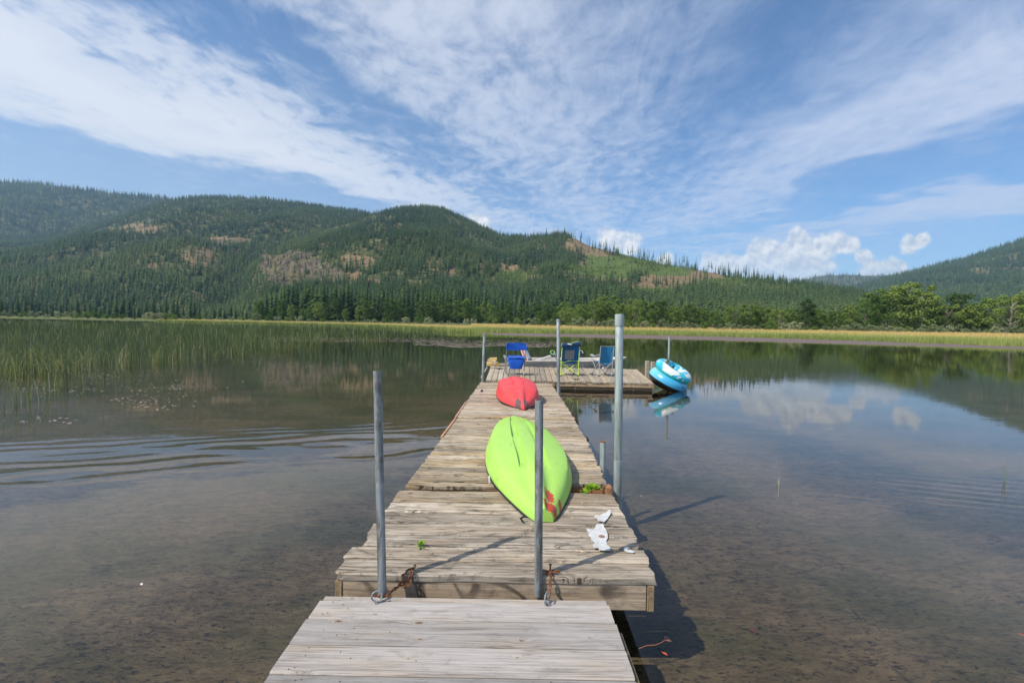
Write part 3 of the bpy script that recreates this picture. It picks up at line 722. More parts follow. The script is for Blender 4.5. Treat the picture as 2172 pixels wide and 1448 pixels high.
def leafy(seed, nl=16, leaves=2600, size=.035, wid=.36, low=.16, top=1.0, trunk=.018, gnarl=1.0, lobe=.15):
    """unit-height broadleaf tree: trunk and limbs (tris) and a crown of leaf clumps (tris)"""
    r = np.random.default_rng(seed); tb = MB(); lobes = []
    fork = low+.12
    tb.tube([(0, 0, 0), (.01*gnarl, 0, low*.6), (r.uniform(-.02, .02), r.uniform(-.02, .02), fork), (r.uniform(-.03, .03), r.uniform(-.03, .03), .62), (0, 0, .86)], [trunk, trunk*.8, trunk*.65, trunk*.35, trunk*.12], 7)
    for i in range(nl):
        f = (i+.5)/nl; z = low+.10+(top-.09-low-.10)*f**.85
        a = i*2.4+r.uniform(-.5, .5); rad = wid*math.sqrt(max(.05, 1-((z-.50)/.56)**2))*r.uniform(.35, .80)
        c = np.array([rad*math.cos(a), rad*math.sin(a), z]); lr = lobe*r.uniform(.65, 1.2)*(1-.35*f)
        lobes.append((c, lr))
        s = np.array([0, 0, max(.12, z-.20-rad*.4)])
        tb.tube([s, (s+c)/2+np.array([0, 0, -.02]), c], [trunk*.38, trunk*.25, trunk*.07], 5)
    n = leaves; li = r.integers(0, nl, n); d = r.normal(size=(n, 3)); d /= np.linalg.norm(d, axis=1)[:, None]
    C = np.array([l[0] for l in lobes])[li]; RR_ = np.array([l[1] for l in lobes])[li]
    rad = RR_*(r.random(n)**.38)*(1+.25*nfbm(d[:, 0]*3+li, d[:, 2]*3+li*2, 2))
    c = C+d*rad[:, None]*np.array([1.1, 1.1, .78])
    nrm = d*.9+r.normal(size=(n, 3))*.65+np.array([0, 0, .35]); nrm /= np.linalg.norm(nrm, axis=1)[:, None]
    a = np.cross(nrm, r.normal(size=(n, 3))); a /= np.linalg.norm(a, axis=1)[:, None]; b = np.cross(nrm, a)
    s = (size*r.uniform(.5, 1.15, n))[:, None]
    V = np.stack([c-a*s*.6, c+b*s*.45-a*s*.1, c+a*s*.7, c-b*s*.45+a*s*.05], 1).reshape(-1, 3)
    q = np.arange(n)[:, None]*4; F = np.concatenate([q+np.array([[0, 1, 2]]), q+np.array([[0, 2, 3]])])
    return tb, V, F
def tri(tb, name):
    me = tb.mesh(name); return me
LV = []
for i, (kw, lm) in enumerate([(dict(seed=1, wid=.42, nl=24, low=.10, leaves=3600), LEAF), (dict(seed=2, wid=.36, nl=20, low=.08, leaves=3200), LEAF), (dict(seed=3, wid=.30, nl=15, low=.08), LEAF_DARK),
                              (dict(seed=4, wid=.46, nl=24, low=.16, leaves=4200, lobe=.125, size=.03, gnarl=3), LEAF), (dict(seed=5, wid=.26, nl=14, low=.10), LEAF), (dict(seed=6, wid=.24, nl=14, low=.05, lobe=.12), LEAF_DARK)]):
    tb, V, F = leafy(**kw)
    c = np_mesh('broadleaf_crown', V, F); c.materials.append(lm); k = tb.mesh('broadleaf_trunk'); k.materials.append(BARK_PALE if i in (0, 3, 4) else BARK); LV.append((k, c))
BV = []
for i in range(4):
    tb, V, F = leafy(20+i, nl=9, leaves=1100, size=.085, wid=.72, low=-.05, trunk=.02, lobe=.30)
    V[:, 2] = np.maximum(V[:, 2], .0)
    c = np_mesh('bush_foliage', V, F); c.materials.append(LEAF_BUSH if i else LEAF); k = tb.mesh('bush_stems'); k.materials.append(BARK); BV.append((k, c))
CV = []
for i in range(6):
    v, f = conifer(300+i, 24, 8, [.13, .15, .11, .17, .14, .12][i], .06, .38); c = np_mesh('conifer_crown', v, f); c.materials.append(NEEDLE)
    v, f = trunk_mesh(.012, .96, 7); k = np_mesh('conifer_trunk', v, f); k.materials.append(BARK); CV.append((k, c))
def plant(name, var, px, Y, top, base_z, wscale, label, cat, group, parts=('trunk', 'crown'), x=None):
    q = Q(px, top, Y); h = q.z-base_z
    loc = Vector((q.x, Y, base_z-.15))
    e = empty(name, loc, random.uniform(0, 6.28), label, cat, group)
    e.scale = (h*wscale, h*wscale, h)
    add(parts[0], var[0], parent=e); add(parts[1], var[1], parent=e)
    return e
R_ = random.Random(5)
# tall dark conifer row beneath the rocky hill (two staggered rows)
ctop = [(530, 655), (556, 620), (600, 598), (650, 597), (725, 594), (797, 602), (887, 605), (976, 606), (1030, 612), (1100, 626), (1160, 622), (1224, 618), (1290, 640)]
spots = []
x = 538
while x < 1285:
    spots.append(x); x += R_.uniform(6.5, 10.5)*(1 if x < 1010 else 1.5)
for i, x in enumerate(spots):
    top = float(lerp(x, ctop))+abs(R_.gauss(0, 1))*8
    Y = R_.uniform(330, 400)
    plant('conifer_tree', CV[R_.randrange(6)], x, Y, top, 2.0, R_.uniform(1.15, 1.6), '%s tall dark green conifer from the left in the stand below the cliffs' % ordn(i), 'conifer', 'tall dark conifers behind the marsh')
# broadleaf trees mixed into the foot of that stand
spots = []; x = 548
while x < 1230: spots.append(x); x += R_.uniform(13, 26)
for i, x in enumerate(spots):
    top = 640+R_.uniform(-12, 14)+(8 if x > 1000 else 0)
    plant('broadleaf_tree', LV[R_.choice([2, 5, 1, 4])], x, R_.uniform(300, 325), top, 1.6, R_.uniform(.8, 1.05), '%s rounded green tree from the left at the foot of the dark conifers' % ordn(i), 'tree', 'broadleaf trees in front of the conifers')
# cottonwood belt on the right
belt = [(1232, 640, 1), (1262, 632, 0), (1288, 622, 1), (1316, 640, 4), (1346, 630, 0), (1372, 634, 1), (1402, 632, 2), (1432, 645, 1), (1462, 640, 2), (1490, 648, 1), (1512, 656, 4), (1560, 644, 0), (1590, 640, 1), (1618, 646, 1),
        (1655, 652, 0), (1682, 650, 1), (1715, 628, 5), (1738, 650, 1), (1776, 655, 0), (1806, 642, 1), (1838, 636, 0), (1866, 622, 4), (1886, 606, 3), (1932, 592, 3), (1956, 612, 0), (1984, 650, 1), (2012, 640, 0), (2036, 615, 2), (2062, 640, 1), (2086, 650, 5),
        (2112, 625, 0), (2146, 619, 3), (2180, 622, 1), (2215, 610, 0), (2260, 625, 1), (2310, 610, 3), (-1, 0, 0)]
for i, (x, top, var) in enumerate(b for b in belt if b[0] > 0):
    Y = 215-35*(x-1232)/940+R_.uniform(-8, 8)
    ws = R_.uniform(.95, 1.15)*(1.15 if top < 625 else 1.0)
    lab = '%s cottonwood from the left in the green belt behind the yellow marsh' % ordn(i)
    if x == 1932: lab = 'tallest cottonwood with a broad crown and pale trunk at right'
    if x == 1715: lab = 'narrow dark tree with a tufted top standing above its neighbours'
    plant('cottonwood_tree', LV[var], x, Y, top, 1.3, ws, lab, 'tree', 'cottonwoods behind the yellow marsh')
spots = []; x = 1300
while x < 2300: spots.append(x); x += R_.uniform(38, 75)
for i, x in enumerate(spots):
    plant('conifer_tree', CV[R_.randrange(6)], x, R_.uniform(232, 262), 655-R_.uniform(-6, 12), 1.6, R_.uniform(1.1, 1.5), '%s small conifer from the left showing between the cottonwoods' % ordn(i), 'conifer', 'small conifers among the cottonwoods')
spots = []; x = 1150
while x < 2300: spots.append(x); x += R_.uniform(18, 36)
for i, x in enumerate(spots):
    yb = 0.0175*(x-1086)+687
    plant('broadleaf_tree', LV[R_.choice([0, 1, 2, 4])], x, R_.uniform(225, 245), yb-R_.uniform(26, 44), 1.5, R_.uniform(.95, 1.3), '%s low leafy tree from the left filling the back of the green belt' % ordn(i), 'tree', 'low trees at the back of the green belt')
# willow bushes along the marsh edge
spots = []; x = 1108
while x < 2320: spots.append(x); x += R_.uniform(13, 27)
for i, x in enumerate(spots):
    Y = 172-20*(x-1100)/1000+R_.uniform(-5, 5); yb = 0.0175*(x-1086)+687
    plant('willow_bush', BV[R_.choice([0, 1, 2, 3, 1, 2])], x, Y, yb-R_.uniform(7, 18), 1.0, R_.uniform(.9, 1.3), '%s grey-green willow bush from the left along the far marsh edge' % ordn(i), 'bush', 'willow bushes at the marsh edge', ('stems', 'foliage'))
spots = []; x = -40
while x < 1110: spots.append(x); x += R_.uniform(14, 30)
for i, x in enumerate(spots):
    Y = 290; yb = 0.0175*(x-1086)+687
    plant('shore_bush', BV[R_.choice([0, 1, 2, 3, 0])], x, Y+R_.uniform(-6, 6), yb-R_.uniform(3, 14), .9, R_.uniform(.9, 1.4), '%s light green shrub from the left along the foot of the hills' % ordn(i), 'bush', 'shrubs at the foot of the hills', ('stems', 'foliage'))
# lower forest edge on the left, conifers that can be told apart
spots = []; x = -60
while x < 545: spots.append(x); x += R_.uniform(9, 17)
for i, x in enumerate(spots):
    yb = 0.0175*(x-1086)+687
    plant('conifer_tree', CV[R_.randrange(6)], x, R_.uniform(420, 470), yb-R_.uniform(24, 48)*(.75 if x > 420 else 1), 2.0, R_.uniform(1.25, 1.8), '%s blue-green conifer from the left at the foot of the left ridge' % ordn(i), 'conifer', 'conifers at the foot of the left ridge')

# ------------------------------------------------------------------ reeds and marsh grass
def blades(X, Y, Z, H, W, lean, kink, seed, segs=3):
    """thin bent ribbons facing roughly towards the lake; returns V, F(quads), h attribute"""
    r = np.random.default_rng(seed); n = len(X); a = r.uniform(0, 6.283, n); face = r.uniform(-.9, .9, n)
    wx = np.cos(face)*W/2; wy = np.sin(face)*W/2
    V = np.zeros((n, segs+1, 2, 3)); dirx = np.cos(a)*lean; diry = np.sin(a)*lean
    for j in range(segs+1):
        f = j/segs
        off = f**1.8
        kk = np.where(kink > 0, np.clip(f-.55, 0, 1), 0)
        cx = X+dirx*H*off+np.cos(a)*kk*kink*H; cy = Y+diry*H*off+np.sin(a)*kk*kink*H
        cz = Z+H*f*(1-.25*lean*off)-kk*kink*H*1.0
        tap = 1-.75*f
        V[:, j, 0] = np.stack([cx-wx*tap, cy-wy*tap, cz], -1); V[:, j, 1] = np.stack([cx+wx*tap, cy+wy*tap, cz], -1)
    st = 2*(segs+1); b = np.arange(n)[:, None]*st
    F = np.concatenate([b+np.array([[2*j, 2*j+1, 2*j+3, 2*j+2]]) for j in range(segs)])
    return V.reshape(-1, 3), F, st
def grass_mat(name, stops, trans=.35, by='tint'):
    m, t, out = mat(name)
    f = t.node('ShaderNodeAttribute', attribute_name=by).outputs['Fac']
    c = t.ramp(f, stops)
    d = t.node('ShaderNodeBsdfDiffuse'); t.put(d.inputs[0], c); tl = t.node('ShaderNodeBsdfTranslucent'); t.put(tl.inputs[0], c)
    mx = t.node('ShaderNodeMixShader', i_0=trans); t.l.new(d.outputs[0], mx.inputs[1]); t.l.new(tl.outputs[0], mx.inputs[2]); t.l.new(mx.outputs[0], out.inputs[0]); return m
REED_M = grass_mat('green_bulrush', [(0, (.06, .09, .045)), (.45, (.105, .145, .06)), (.68, (.25, .30, .10)), (.85, (.45, .43, .17)), (1, (.62, .55, .34))])
MEAD_M = grass_mat('marsh_grass_blades', [(0, (.22, .27, .08)), (.35, (.38, .43, .13)), (.6, (.62, .57, .20)), (.78, (.82, .56, .22)), (1, (.88, .60, .28))])
def stuff_blades(name, X, Y, Z, H, W, lean, kink, tint, m, label, cat, seed, segs=3):
    V, F, st = blades(X, Y, Z, H, W, lean, kink, seed, segs)
    me = np_mesh(name, V, F, {'tint': ('FLOAT', 'POINT', np.repeat(tint, st).astype(np.float32))})
    return tag(add(name, me, m), label, cat, kind='stuff')
r = np.random.default_rng(12)
FRONT = [(-700, 13.0), (0, 14.2), (100, 15.0), (200, 16.2), (300, 18), (400, 20), (500, 24), (600, 29), (700, 36), (800, 44), (860, 50), (900, 62), (960, 84), (1000, 90)]
# open water reeds on the left: density thins towards the lake
n = 62000
px = r.uniform(-900, 985, n); f0 = lerp(px, FRONT); e0 = lerp(px, EDGE)
u = r.random(n)**1.3
Yd = 1/(1/f0+(1/(e0+5)-1/f0)*u)
X_ = tx(px)*Yd; cl = nfbm(X_/2.2, Yd/2.2, 3); big = nfbm(X_/9, Yd/9, 3)
depth = (Yd-f0)/f0
keep = r.random(n) < np.clip(depth*.38+.02+cl*.9*np.clip(2.2-depth*.6, 0, 1)+big*.4, .01, .9)
px, Yd, X_ = px[keep], Yd[keep], X_[keep]; n = len(px)
H = r.uniform(.45, 1.45, n)**1.0*np.clip(.72+Yd/90, 0, 1.0)*(1+.35*nfbm(X_/4, Yd/6, 3)); W = np.clip(Yd*.00042, .010, .07)*r.uniform(.7, 1.4, n)
kink = np.where(r.random(n) < .30, r.uniform(.3, 1.5, n), 0)
tint = np.clip(r.normal(.30, .21, n)+.22*nfbm(X_/5, Yd/9, 3)+np.where(kink > 0, .38, 0)-np.clip(Yd/500, 0, .1), 0, 1)
stuff_blades('bulrushes', X_, Yd, np.full(n, -.15), H+.15, W, np.abs(r.normal(.14, .30, n)), kink, tint, REED_M, 'dense green bulrushes standing in the shallow water on the left', 'reeds', 1)
# a few clumps in front that read as single plants
clumps = [(55, 852, 16, 'leftmost sparse clump of green reeds in the open water'), (118, 822, 12, 'small reed clump right of the leftmost one'), (160, 815, 10, 'thin reed clump with one long leaning stem'),
          (22, 800, 12, 'yellowing reed clump at the left edge of the photo'), (330, 770, 12, 'bright green reed clump in front of the reed bed'), (365, 765, 10, 'short upright reed clump beside the bright green one'),
          (232, 800, 5, 'single bent reeds arching over floating leaves'), (510, 752, 10, 'low reed clump near the middle of the reed bed edge'), (660, 742, 8, 'small yellow green reed clump at the right end of the bed')]
for i, (px_, py_, k, lab) in enumerate(clumps):
    c = P(px_, py_, 0); k = k*2
    cx_ = c.x+r.normal(0, .16, k); cy_ = c.y+r.normal(0, .35, k)
    kk = np.where(r.random(k) < .25, r.uniform(.3, .8, k), 0)
    V, F, st = blades(cx_-c.x, cy_-c.y, np.full(k, -.15), r.uniform(.6, 1.45, k)*(1.0 if i != 6 else .6), np.full(k, .012), np.abs(r.normal(.16, .14, k)), kk, 40+i, 5)
    tt = np.clip(r.normal(.45, .15, k)+(kk > 0)*.35, 0, 1)
    me = np_mesh('reed_clump', V, F, {'tint': ('FLOAT', 'POINT', np.repeat(tt, st).astype(np.float32))})
    tag(add('reed_clump', me, REED_M, loc=(c.x, c.y, 0)), lab, 'reeds', 'reed clumps in front of the reed bed')
for (px_, py_, hh, lab) in [(2130, 1022, .32, 'lone bright green reed shoot standing in open water at right'), (1652, 1026, .10, 'short dry stalk poking from the water right of the poles')]:
    c = P(px_, py_, 0); V, F, st = blades(np.zeros(3), np.zeros(3), np.full(3, -.15), np.array([hh, hh*.7, hh*.5])+.15, np.full(3, .010), np.array([.04, .1, .06]), np.zeros(3), 77, 4)
    me = np_mesh('reed_shoot', V, F, {'tint': ('FLOAT', 'POINT', np.full(len(V), .62 if hh > .2 else .95, np.float32))})
    tag(add('reed_shoot', me, REED_M, loc=(c.x, c.y, 0)), lab, 'reed')
# marsh grass behind the mud: green in front, golden on the raised back
n = 150000
px = r.uniform(330, 2650, n); e0 = lerp(px, EDGE); u = r.random(n)**1.15
Yd = e0-.5+3.5*np.clip(nfbm(px/14, px*0+1, 4), -.3, 1)+u*np.where(px < 1000, 45, 115); X_ = tx(px)*Yd
Z_ = marsh_z(px, Yd)-.05; back = (Yd-e0)/np.where(px < 1000, 22, 48)
H = r.uniform(.55, 1.0, n)*(1+.15*nfbm(X_/6, Yd/6, 3)); W = Yd*.0008*r.uniform(.6, 1.5, n)
tint = np.clip(.14+.66*np.clip(back, 0, 1)**1.0+.26*nfbm(X_/11, Yd/5, 4)+r.normal(0, .09, n), 0, 1)
stuff_blades('marsh_grass', X_, Yd, Z_, H, W, np.abs(r.normal(.1, .12, n)), np.zeros(n), tint, MEAD_M, 'green and golden marsh grass along the far shore', 'grass', 2, 1)

# floating leaves between the reeds and pond weed mats
def flat_leaves(name, pts, size, m, label, cat, seed, z=.006):
    rr = np.random.default_rng(seed); n = len(pts); V = np.zeros((n, 6, 3)); a0 = rr.uniform(0, 6.28, n); s = size*rr.uniform(.5, 1.4, n)
    for k in range(6):
        a = a0+k*math.pi/3; q = s*rr.uniform(.75, 1.1, n)
        V[:, k] = np.stack([pts[:, 0]+np.cos(a)*q, pts[:, 1]+np.sin(a)*q*rr.uniform(.6, 1, n), z+rr.uniform(0, .006, n)], -1)
    F = np.arange(n)[:, None]*6+np.arange(6)[None]
    me = np_mesh(name, V.reshape(-1, 3), F); return tag(add(name, me, m), label, cat, kind='stuff')
LEAFY_PINK = simple_mat('pinkish_floating_leaf', (.40, .31, .29), .5, col2=(.24, .20, .16), nscale=3)
pts = []
for (px_, py_, sx, sy, k) in [(300, 846, 34, 5, 70), (375, 822, 40, 4, 60), (380, 818, 22, 3, 40), (240, 797, 40, 4, 70), (110, 826, 30, 4, 60), (110, 892, 34, 3, 24), (470, 758, 90, 7, 260), (560, 765, 70, 6, 90), (640, 738, 80, 4, 160), (420, 752, 60, 4, 120),
                              (60, 778, 60, 6, 120), (20, 812, 30, 3, 30), (330, 864, 18, 2, 20), (770, 735, 70, 4, 120), (560, 810, 30, 2, 14), (160, 786, 50, 5, 70)]:
    for _ in range(k):
        q = P(px_+r.normal(0, sx*1.5), py_+r.normal(0, sy*1.5), 0); pts.append((q.x, q.y))
flat_leaves('floating_leaves', np.array(pts), .026, LEAFY_PINK, 'scattered pinkish floating leaves among the reeds', 'leaves', 3)
pts = []
for _ in range(1500):
    x_ = r.uniform(880, 1190); q = P(x_, 722+r.random()**.8*14+abs(x_-1040)*-.01+2*math.sin(x_/25), 0); pts.append((q.x, q.y))
for _ in range(900):
    x_ = r.uniform(560, 990); q = P(x_, 716+r.random()*9, 0); pts.append((q.x, q.y))
flat_leaves('pond_weed_mat', np.array(pts), .16, simple_mat('brown_pond_weed', (.22, .175, .14), .7, col2=(.12, .10, .07), nscale=1), 'brown pond weed mats floating beyond the left of the platform', 'pond weed', 4)
# ------------------------------------------------------------------ boards
RB_ = random.Random(77)
def plank_mesh(L, W, T, seed=0, rag=.006, segs=10, W2=None, bev=.006, wave=.0025, chip=0):
    """board with its length on local X, width on Y, top face at z=0"""
    rr = random.Random(seed); m = MB(); W2 = W if W2 is None else W2
    offs = [rr.uniform(-rag, rag) for _ in range(8)]; offe = [rr.uniform(-rag, rag) for _ in range(8)]
    N = segs+1; vs = []
    cup = rr.uniform(-.0025, .0025); tw = rr.uniform(-.002, .002)
    for i in range(N):
        f = i/segs; w = W+(W2-W)*f; x = L*f
        e0 = wave*mnoise.noise((f*6, seed*1.7, 0)); e1 = wave*mnoise.noise((f*6, seed*1.7, 9)); zt = wave*mnoise.noise((f*3, seed*2.3, 4))+tw*(f-.5)
        if chip and f < .06: e1 -= chip*rr.random()
        ys = [-w/2+e0, -w/2+e0, -w/2+e0+bev, -w/6, w/6, w/2+e1-bev, w/2+e1, w/2+e1]
        zs = [-T, -bev, 0, cup, cup, 0, -bev, -T]
        for k in range(8):
            xx = x+(offs[k] if i == 0 else 0)+(offe[k] if i == N-1 else 0)
            vs.append((xx, ys[k], zs[k]+zt*(1 if 0 < k < 7 else 0)))
    fs = []
    for i in range(segs):
        for k in range(8): k2 = (k+1) % 8; fs.append((i*8+k, i*8+8+k, i*8+8+k2, i*8+k2))
    fs.append(tuple(range(8))); fs.append(tuple((N-1)*8+k for k in range(7, -1, -1)))
    m.raw(vs, fs); me = m.mesh('plank')
    bpy_n = me
    return me
def plank_between(name, a, b, W, T, m, parent, seed, W2=None, **kw):
    """a, b: world points at the middle of the two ends, top surface"""
    a = Vector(a); b = Vector(b); d = b-a; L = d.length
    me = plank_mesh(L, W, T, seed, W2=W2, **kw)
    o = add(name, me, m, parent)
    X = d/L; Yv = Vector((0, 0, 1)).cross(X).normalized(); Z = X.cross(Yv)
    M = Matrix((X, Yv, Z)).transposed().to_4x4(); M.translation = a-(parent.location if parent else Vector())
    o.matrix_local = M
    return o
def fix_normals(o):
    import bmesh
    bm = bmesh.new(); bm.from_mesh(o.data); bmesh.ops.recalc_face_normals(bm, faces=bm.faces); bm.to_mesh(o.data); bm.free()

ZD = .41; ZR = .345; ZS3 = .43; ZP = .24
def zs3(Y): return .43-.13*min(1, max(0, (Y-7.25)/5.6))
def P3(px, py):
    Y = 9.0
    for _ in range(12): Y = P(px, py, zs3(Y)).y
    return P(px, py, zs3(Y))
def Yof(y, z=ZD, x=1046): return P(x, y, z).y
LPT = [P(*q) for q in [(706, 1224), (739, 1174), (766, 1145), (798, 1107), (817, 1080), (840, 1053), (877, 1010), (917, 956), (970, 885)]]+[P3(1000, 838), P3(1021, 808)]
RPT = [P(*q) for q in [(1387, 1222), (1343, 1131), (1319, 1084), (1290, 1042), (1288, 1030), (1243, 930)]]+[P3(1205, 868), P3(1171, 816)]
XL = lambda Y: float(np.interp(Y, [p.y for p in LPT], [p.x for p in LPT]))
XR = lambda Y: float(np.interp(Y, [p.y for p in RPT], [p.x for p in RPT]))

# ---- gangway ramp the camera stands over
ramp = empty('boarding_ramp', (0, 2.0, ZR), 0, 'smooth grey plank ramp in the foreground leading onto the old dock', 'ramp')
rs = [1265.5, 1275, 1314.5, 1370, 1434]
ys = [Yof(y, ZR, 970) for y in rs]
while ys[-1] > -1.2: ys.append(ys[-1]-.186)
def rxl(Y): return float(np.interp(Y, [1.0, P(650, 1312, ZR).y, P(690, 1262, ZR).y], [P(568, 1448, ZR).x, P(650, 1312, ZR).x, P(690, 1262, ZR).x]))
def rxr(Y): return float(np.interp(Y, [1.0, P(1305, 1318, ZR).y, P(1285, 1272, ZR).y], [P(1356, 1448, ZR).x, P(1305, 1318, ZR).x, P(1285, 1272, ZR).x]))
for i in range(len(ys)-1):
    y0, y1 = ys[i], ys[i+1]; yc = (y0+y1)/2; w = abs(y0-y1)-(.008 if i else .002)
    o = plank_between('plank', (rxl(yc)+RB_.uniform(-.004, .004), yc, ZR+RB_.uniform(-.001, .001)-(.004 if i == 0 else 0)), (rxr(yc)+RB_.uniform(-.003, .003), yc, ZR+RB_.uniform(-.001, .001)-(.004 if i == 0 else 0)), w, .036, W_RAMP, ramp, 500+i, bev=.007, rag=.001, wave=.0015)
    if i == 0: o['label'] = 'narrow pinkish edge board at the ramp end'
yend = ys[0]-.02
for (xx, dx) in ((rxr(2)-.055, 1), (rxl(2)+.05, -1)):
    xa = rxr(yend)-.03 if dx > 0 else rxl(yend)+.03; xb = rxr(-1)-.03 if dx > 0 else rxl(-1)+.03
    m = MB(); m.bar((xa, yend-2.0, -.036-.075), (xb, -1.2-2.0, -.036-.075), .038, .148)
    o = add('stringer', m, W_MOSS, ramp); fix_normals(o)
m = MB(); m.bar((rxl(yend)+.06, yend-2.0-.01, -.036-.07), (rxr(yend)-.06, yend-2.0-.01, -.036-.07), .036, .138); o = add('end_board', m, W_MOSS, ramp); fix_normals(o)
# mossy lip board seen outside the planks on the right
m = MB(); m.bar((rxr(2.3)+.012, 2.3-2.0, -.085), (rxr(.5)+.012, .5-2.0, -.085), .02, .12); o = add('side_board', m, W_MOSS, ramp); fix_normals(o)
# screw heads and holes in the ramp boards: small, joined
m = MB()
for i in range(1, len(ys)-1):
    if ys[i+1] < .9: break
    y0, y1 = ys[i], ys[i+1]
    for k in range(7):
        x = RB_.uniform(rxl(y0)+.03, rxr(y0)-.03) if k > 5 else (rxl(y0)+RB_.uniform(.05, .35)); y = RB_.uniform(y1+.02, y0-.02)
        m.lathe([(0.0001, .0015), (.0028, .0012), (.003, .0)], 7, None, (x, y-2.0, .0018))
tag(add('screw_heads', m, simple_mat('dark_screw_head', (.07, .065, .06), .6), ramp), kind='stuff')

# ---- old dock, near section
dock = empty('dock_section', (0, 3.4, ZD), 0, 'nearest weathered dock section holding the green kayak bow and white scraps', 'dock section')
seams = [1222.5, 1188, 1159, 1135, 1110.6, 1088, 1066, 1041.5]
for i in range(7):
    y0, y1 = Yof(seams[i]), Yof(seams[i+1]); yc = (y0+y1)/2; w = abs(y1-y0)-RB_.uniform(.012, .020)
    lj = [0, -.02, .035, 0, .01, 0, .0][i]; rj = [0, .012, -.01, .006, -.004, 0, .01][i]
    o = plank_between('plank', (XL(yc)+lj+RB_.uniform(-.006, .006), yc, ZD+RB_.uniform(-.004, .003)), (XR(yc)+rj, yc, ZD+RB_.uniform(-.004, .003)), w, .040, W_OLD, dock, 40+i*3, rag=.012, segs=16, bev=.009, wave=.007, chip=.02)
yf = Yof(1222.5)+.012
def boxpart(name, a, b, w, h, m_, parent, bev=0):
    m = MB(); a = Vector(a); b = Vector(b); d = b-a; L = d.length; X = d/L; Yv = Vector((0, 0, 1)).cross(X).normalized(); Z = X.cross(Yv)
    m.box((0, 0, 0), (L, w, h), None, bev or .004)
    o = add(name, m, m_, parent); M = Matrix((X, Yv, Z)).transposed().to_4x4(); M.translation = (a+b)/2-(parent.location if parent else Vector()); o.matrix_local = M
    return o
boxpart('fascia_board', (XL(yf)+.035, yf+.02, ZD-.043-.075), (XR(yf)-.045, yf+.02, ZD-.043-.075), .038, .148, W_FASC, dock)
for s, xx in ((-1, XL(yf)+.016), (1, XR(yf)-.022)):
    o = boxpart('side_board', (xx, yf+.002, ZD-.043-.075), ((XL if s < 0 else XR)(4.05)+(.016 if s < 0 else -.022), 4.05, ZD-.043-.075), .038, .15, W_FASC, dock)
    # exposed end grain on the corner
    boxpart('end_block', (xx, yf-.004, ZD-.043-.075), (xx, yf+.001, ZD-.043-.075), .037, .148, W_END, dock, .001)
for xx in (-.5, 0.0, .45):
    boxpart('joist', (xx, yf+.06, ZD-.12), (xx, 4.05, ZD-.12), .038, .14, W_DARK, dock)
boxpart('far_board', (XL(4)+.04, 4.06, ZD-.118), (XR(4)-.04, 4.06, ZD-.118), .038, .148, W_FASC, dock)
m = MB()
for (xx, yy) in ((-.62, 3.1), (.42, 3.1)):
    m.box((xx, yy-3.4, -.38), (.34, .8, .22), None, .03)
add('float_block', m, DARKVOID, dock)

# ---- middle section
d2 = empty('dock_section', (0, 5.6, ZD), 0, 'middle dock section of narrow grey boards under the far half of the green kayak', 'dock section')
y0 = Yof(1022); y1 = Yof(888); n = 20
plank_between('plank', (XL(4.1), (y0+4.10)/2, ZD), (.20, (y0+4.10)/2, ZD), y0-4.10-.03, .038, W_OLD, d2, 139, W2=.03); w = (y1-y0)/n
for i in range(n):
    yc = y0+w*(i+.5)
    o = plank_between('plank', (XL(yc)+RB_.uniform(-.008, .008), yc, ZD+RB_.uniform(-.004, .004)), (XR(yc)+RB_.uniform(-.01, .008), yc, ZD+RB_.uniform(-.004, .004)), w-RB_.uniform(.008, .018), .038, W_OLD, d2, 140+i, rag=.010, segs=12, bev=.007, wave=.006)
boxpart('fascia_board', (XL(y0)+.03, y0+.01, ZD-.041-.05), (XR(y0)-.03, y0+.01, ZD-.041-.05), .034, .10, W_RED, d2)
for s in (-1, 1):
    f = XL if s < 0 else XR
    boxpart('side_board', (f(y0)-s*.018, y0+.01, ZD-.115), (f(y1)-s*.018, y1, ZD-.115), .036, .145, W_FASC, d2)
boxpart('edge_strip', (XL(5.9)-.012, 5.9, ZD-.004), (XL(y1)-.012, y1+.02, ZD-.004), .03, .035, W_RED, d2)
boxpart('corner_block', (XR(y0)+.02, y0-.05, ZD-.06), (XR(y0)+.02, y0+.05, ZD-.06), .05, .09, W_RED, d2)
for xx in (-.5, 0.0, .45): boxpart('joist', (xx, y0+.06, ZD-.12), (xx, y1, ZD-.12), .038, .14, W_DARK, d2)
# ---- far section, a little higher
d3 = empty('dock_section', (0, 9.5, ZS3), 0, 'far dock section reaching the platform, under the red kayak', 'dock section')
y0 = P3(1046, 885).y; y1 = P3(1090, 812.5).y; n = 32; w = (y1-y0)/n
for i in range(n):
    yc = y0+w*(i+.5)
    plank_between('plank', (XL(yc)+RB_.uniform(-.012, .012), yc, zs3(yc)+RB_.uniform(-.004, .004)), (XR(yc)+RB_.uniform(-.014, .012), yc, zs3(yc)+RB_.uniform(-.004, .004)), w-RB_.uniform(.007, .015), .038, W_OLD, d3, 240+i, rag=.012, segs=8, bev=.007, wave=.006)
boxpart('fascia_board', (XL(y0)+.03, y0+.02, ZS3-.09), (XR(y0)-.03, y0+.02, ZS3-.09), .034, .09, W_FASC, d3)
for s in (-1, 1):
    f = XL if s < 0 else XR
    boxpart('side_board', (f(y0)-s*.018, y0+.02, ZS3-.115), (f(y1)-s*.018, y1, zs3(y1)-.115), .036, .145, W_FASC, d3)
boxpart('edge_strip', (XL(y0)-.012, y0-.05, ZS3-.006), (XL(8.6)-.012, 8.6, zs3(8.6)-.006), .028, .04, W_RED, d3)
boxpart('cross_board', (XL(y1)+.0, y1+.03, zs3(y1)-.02), (XL(y1)+.75, y1+.03, zs3(y1)-.02), .05, .05, W_OLD, d3)

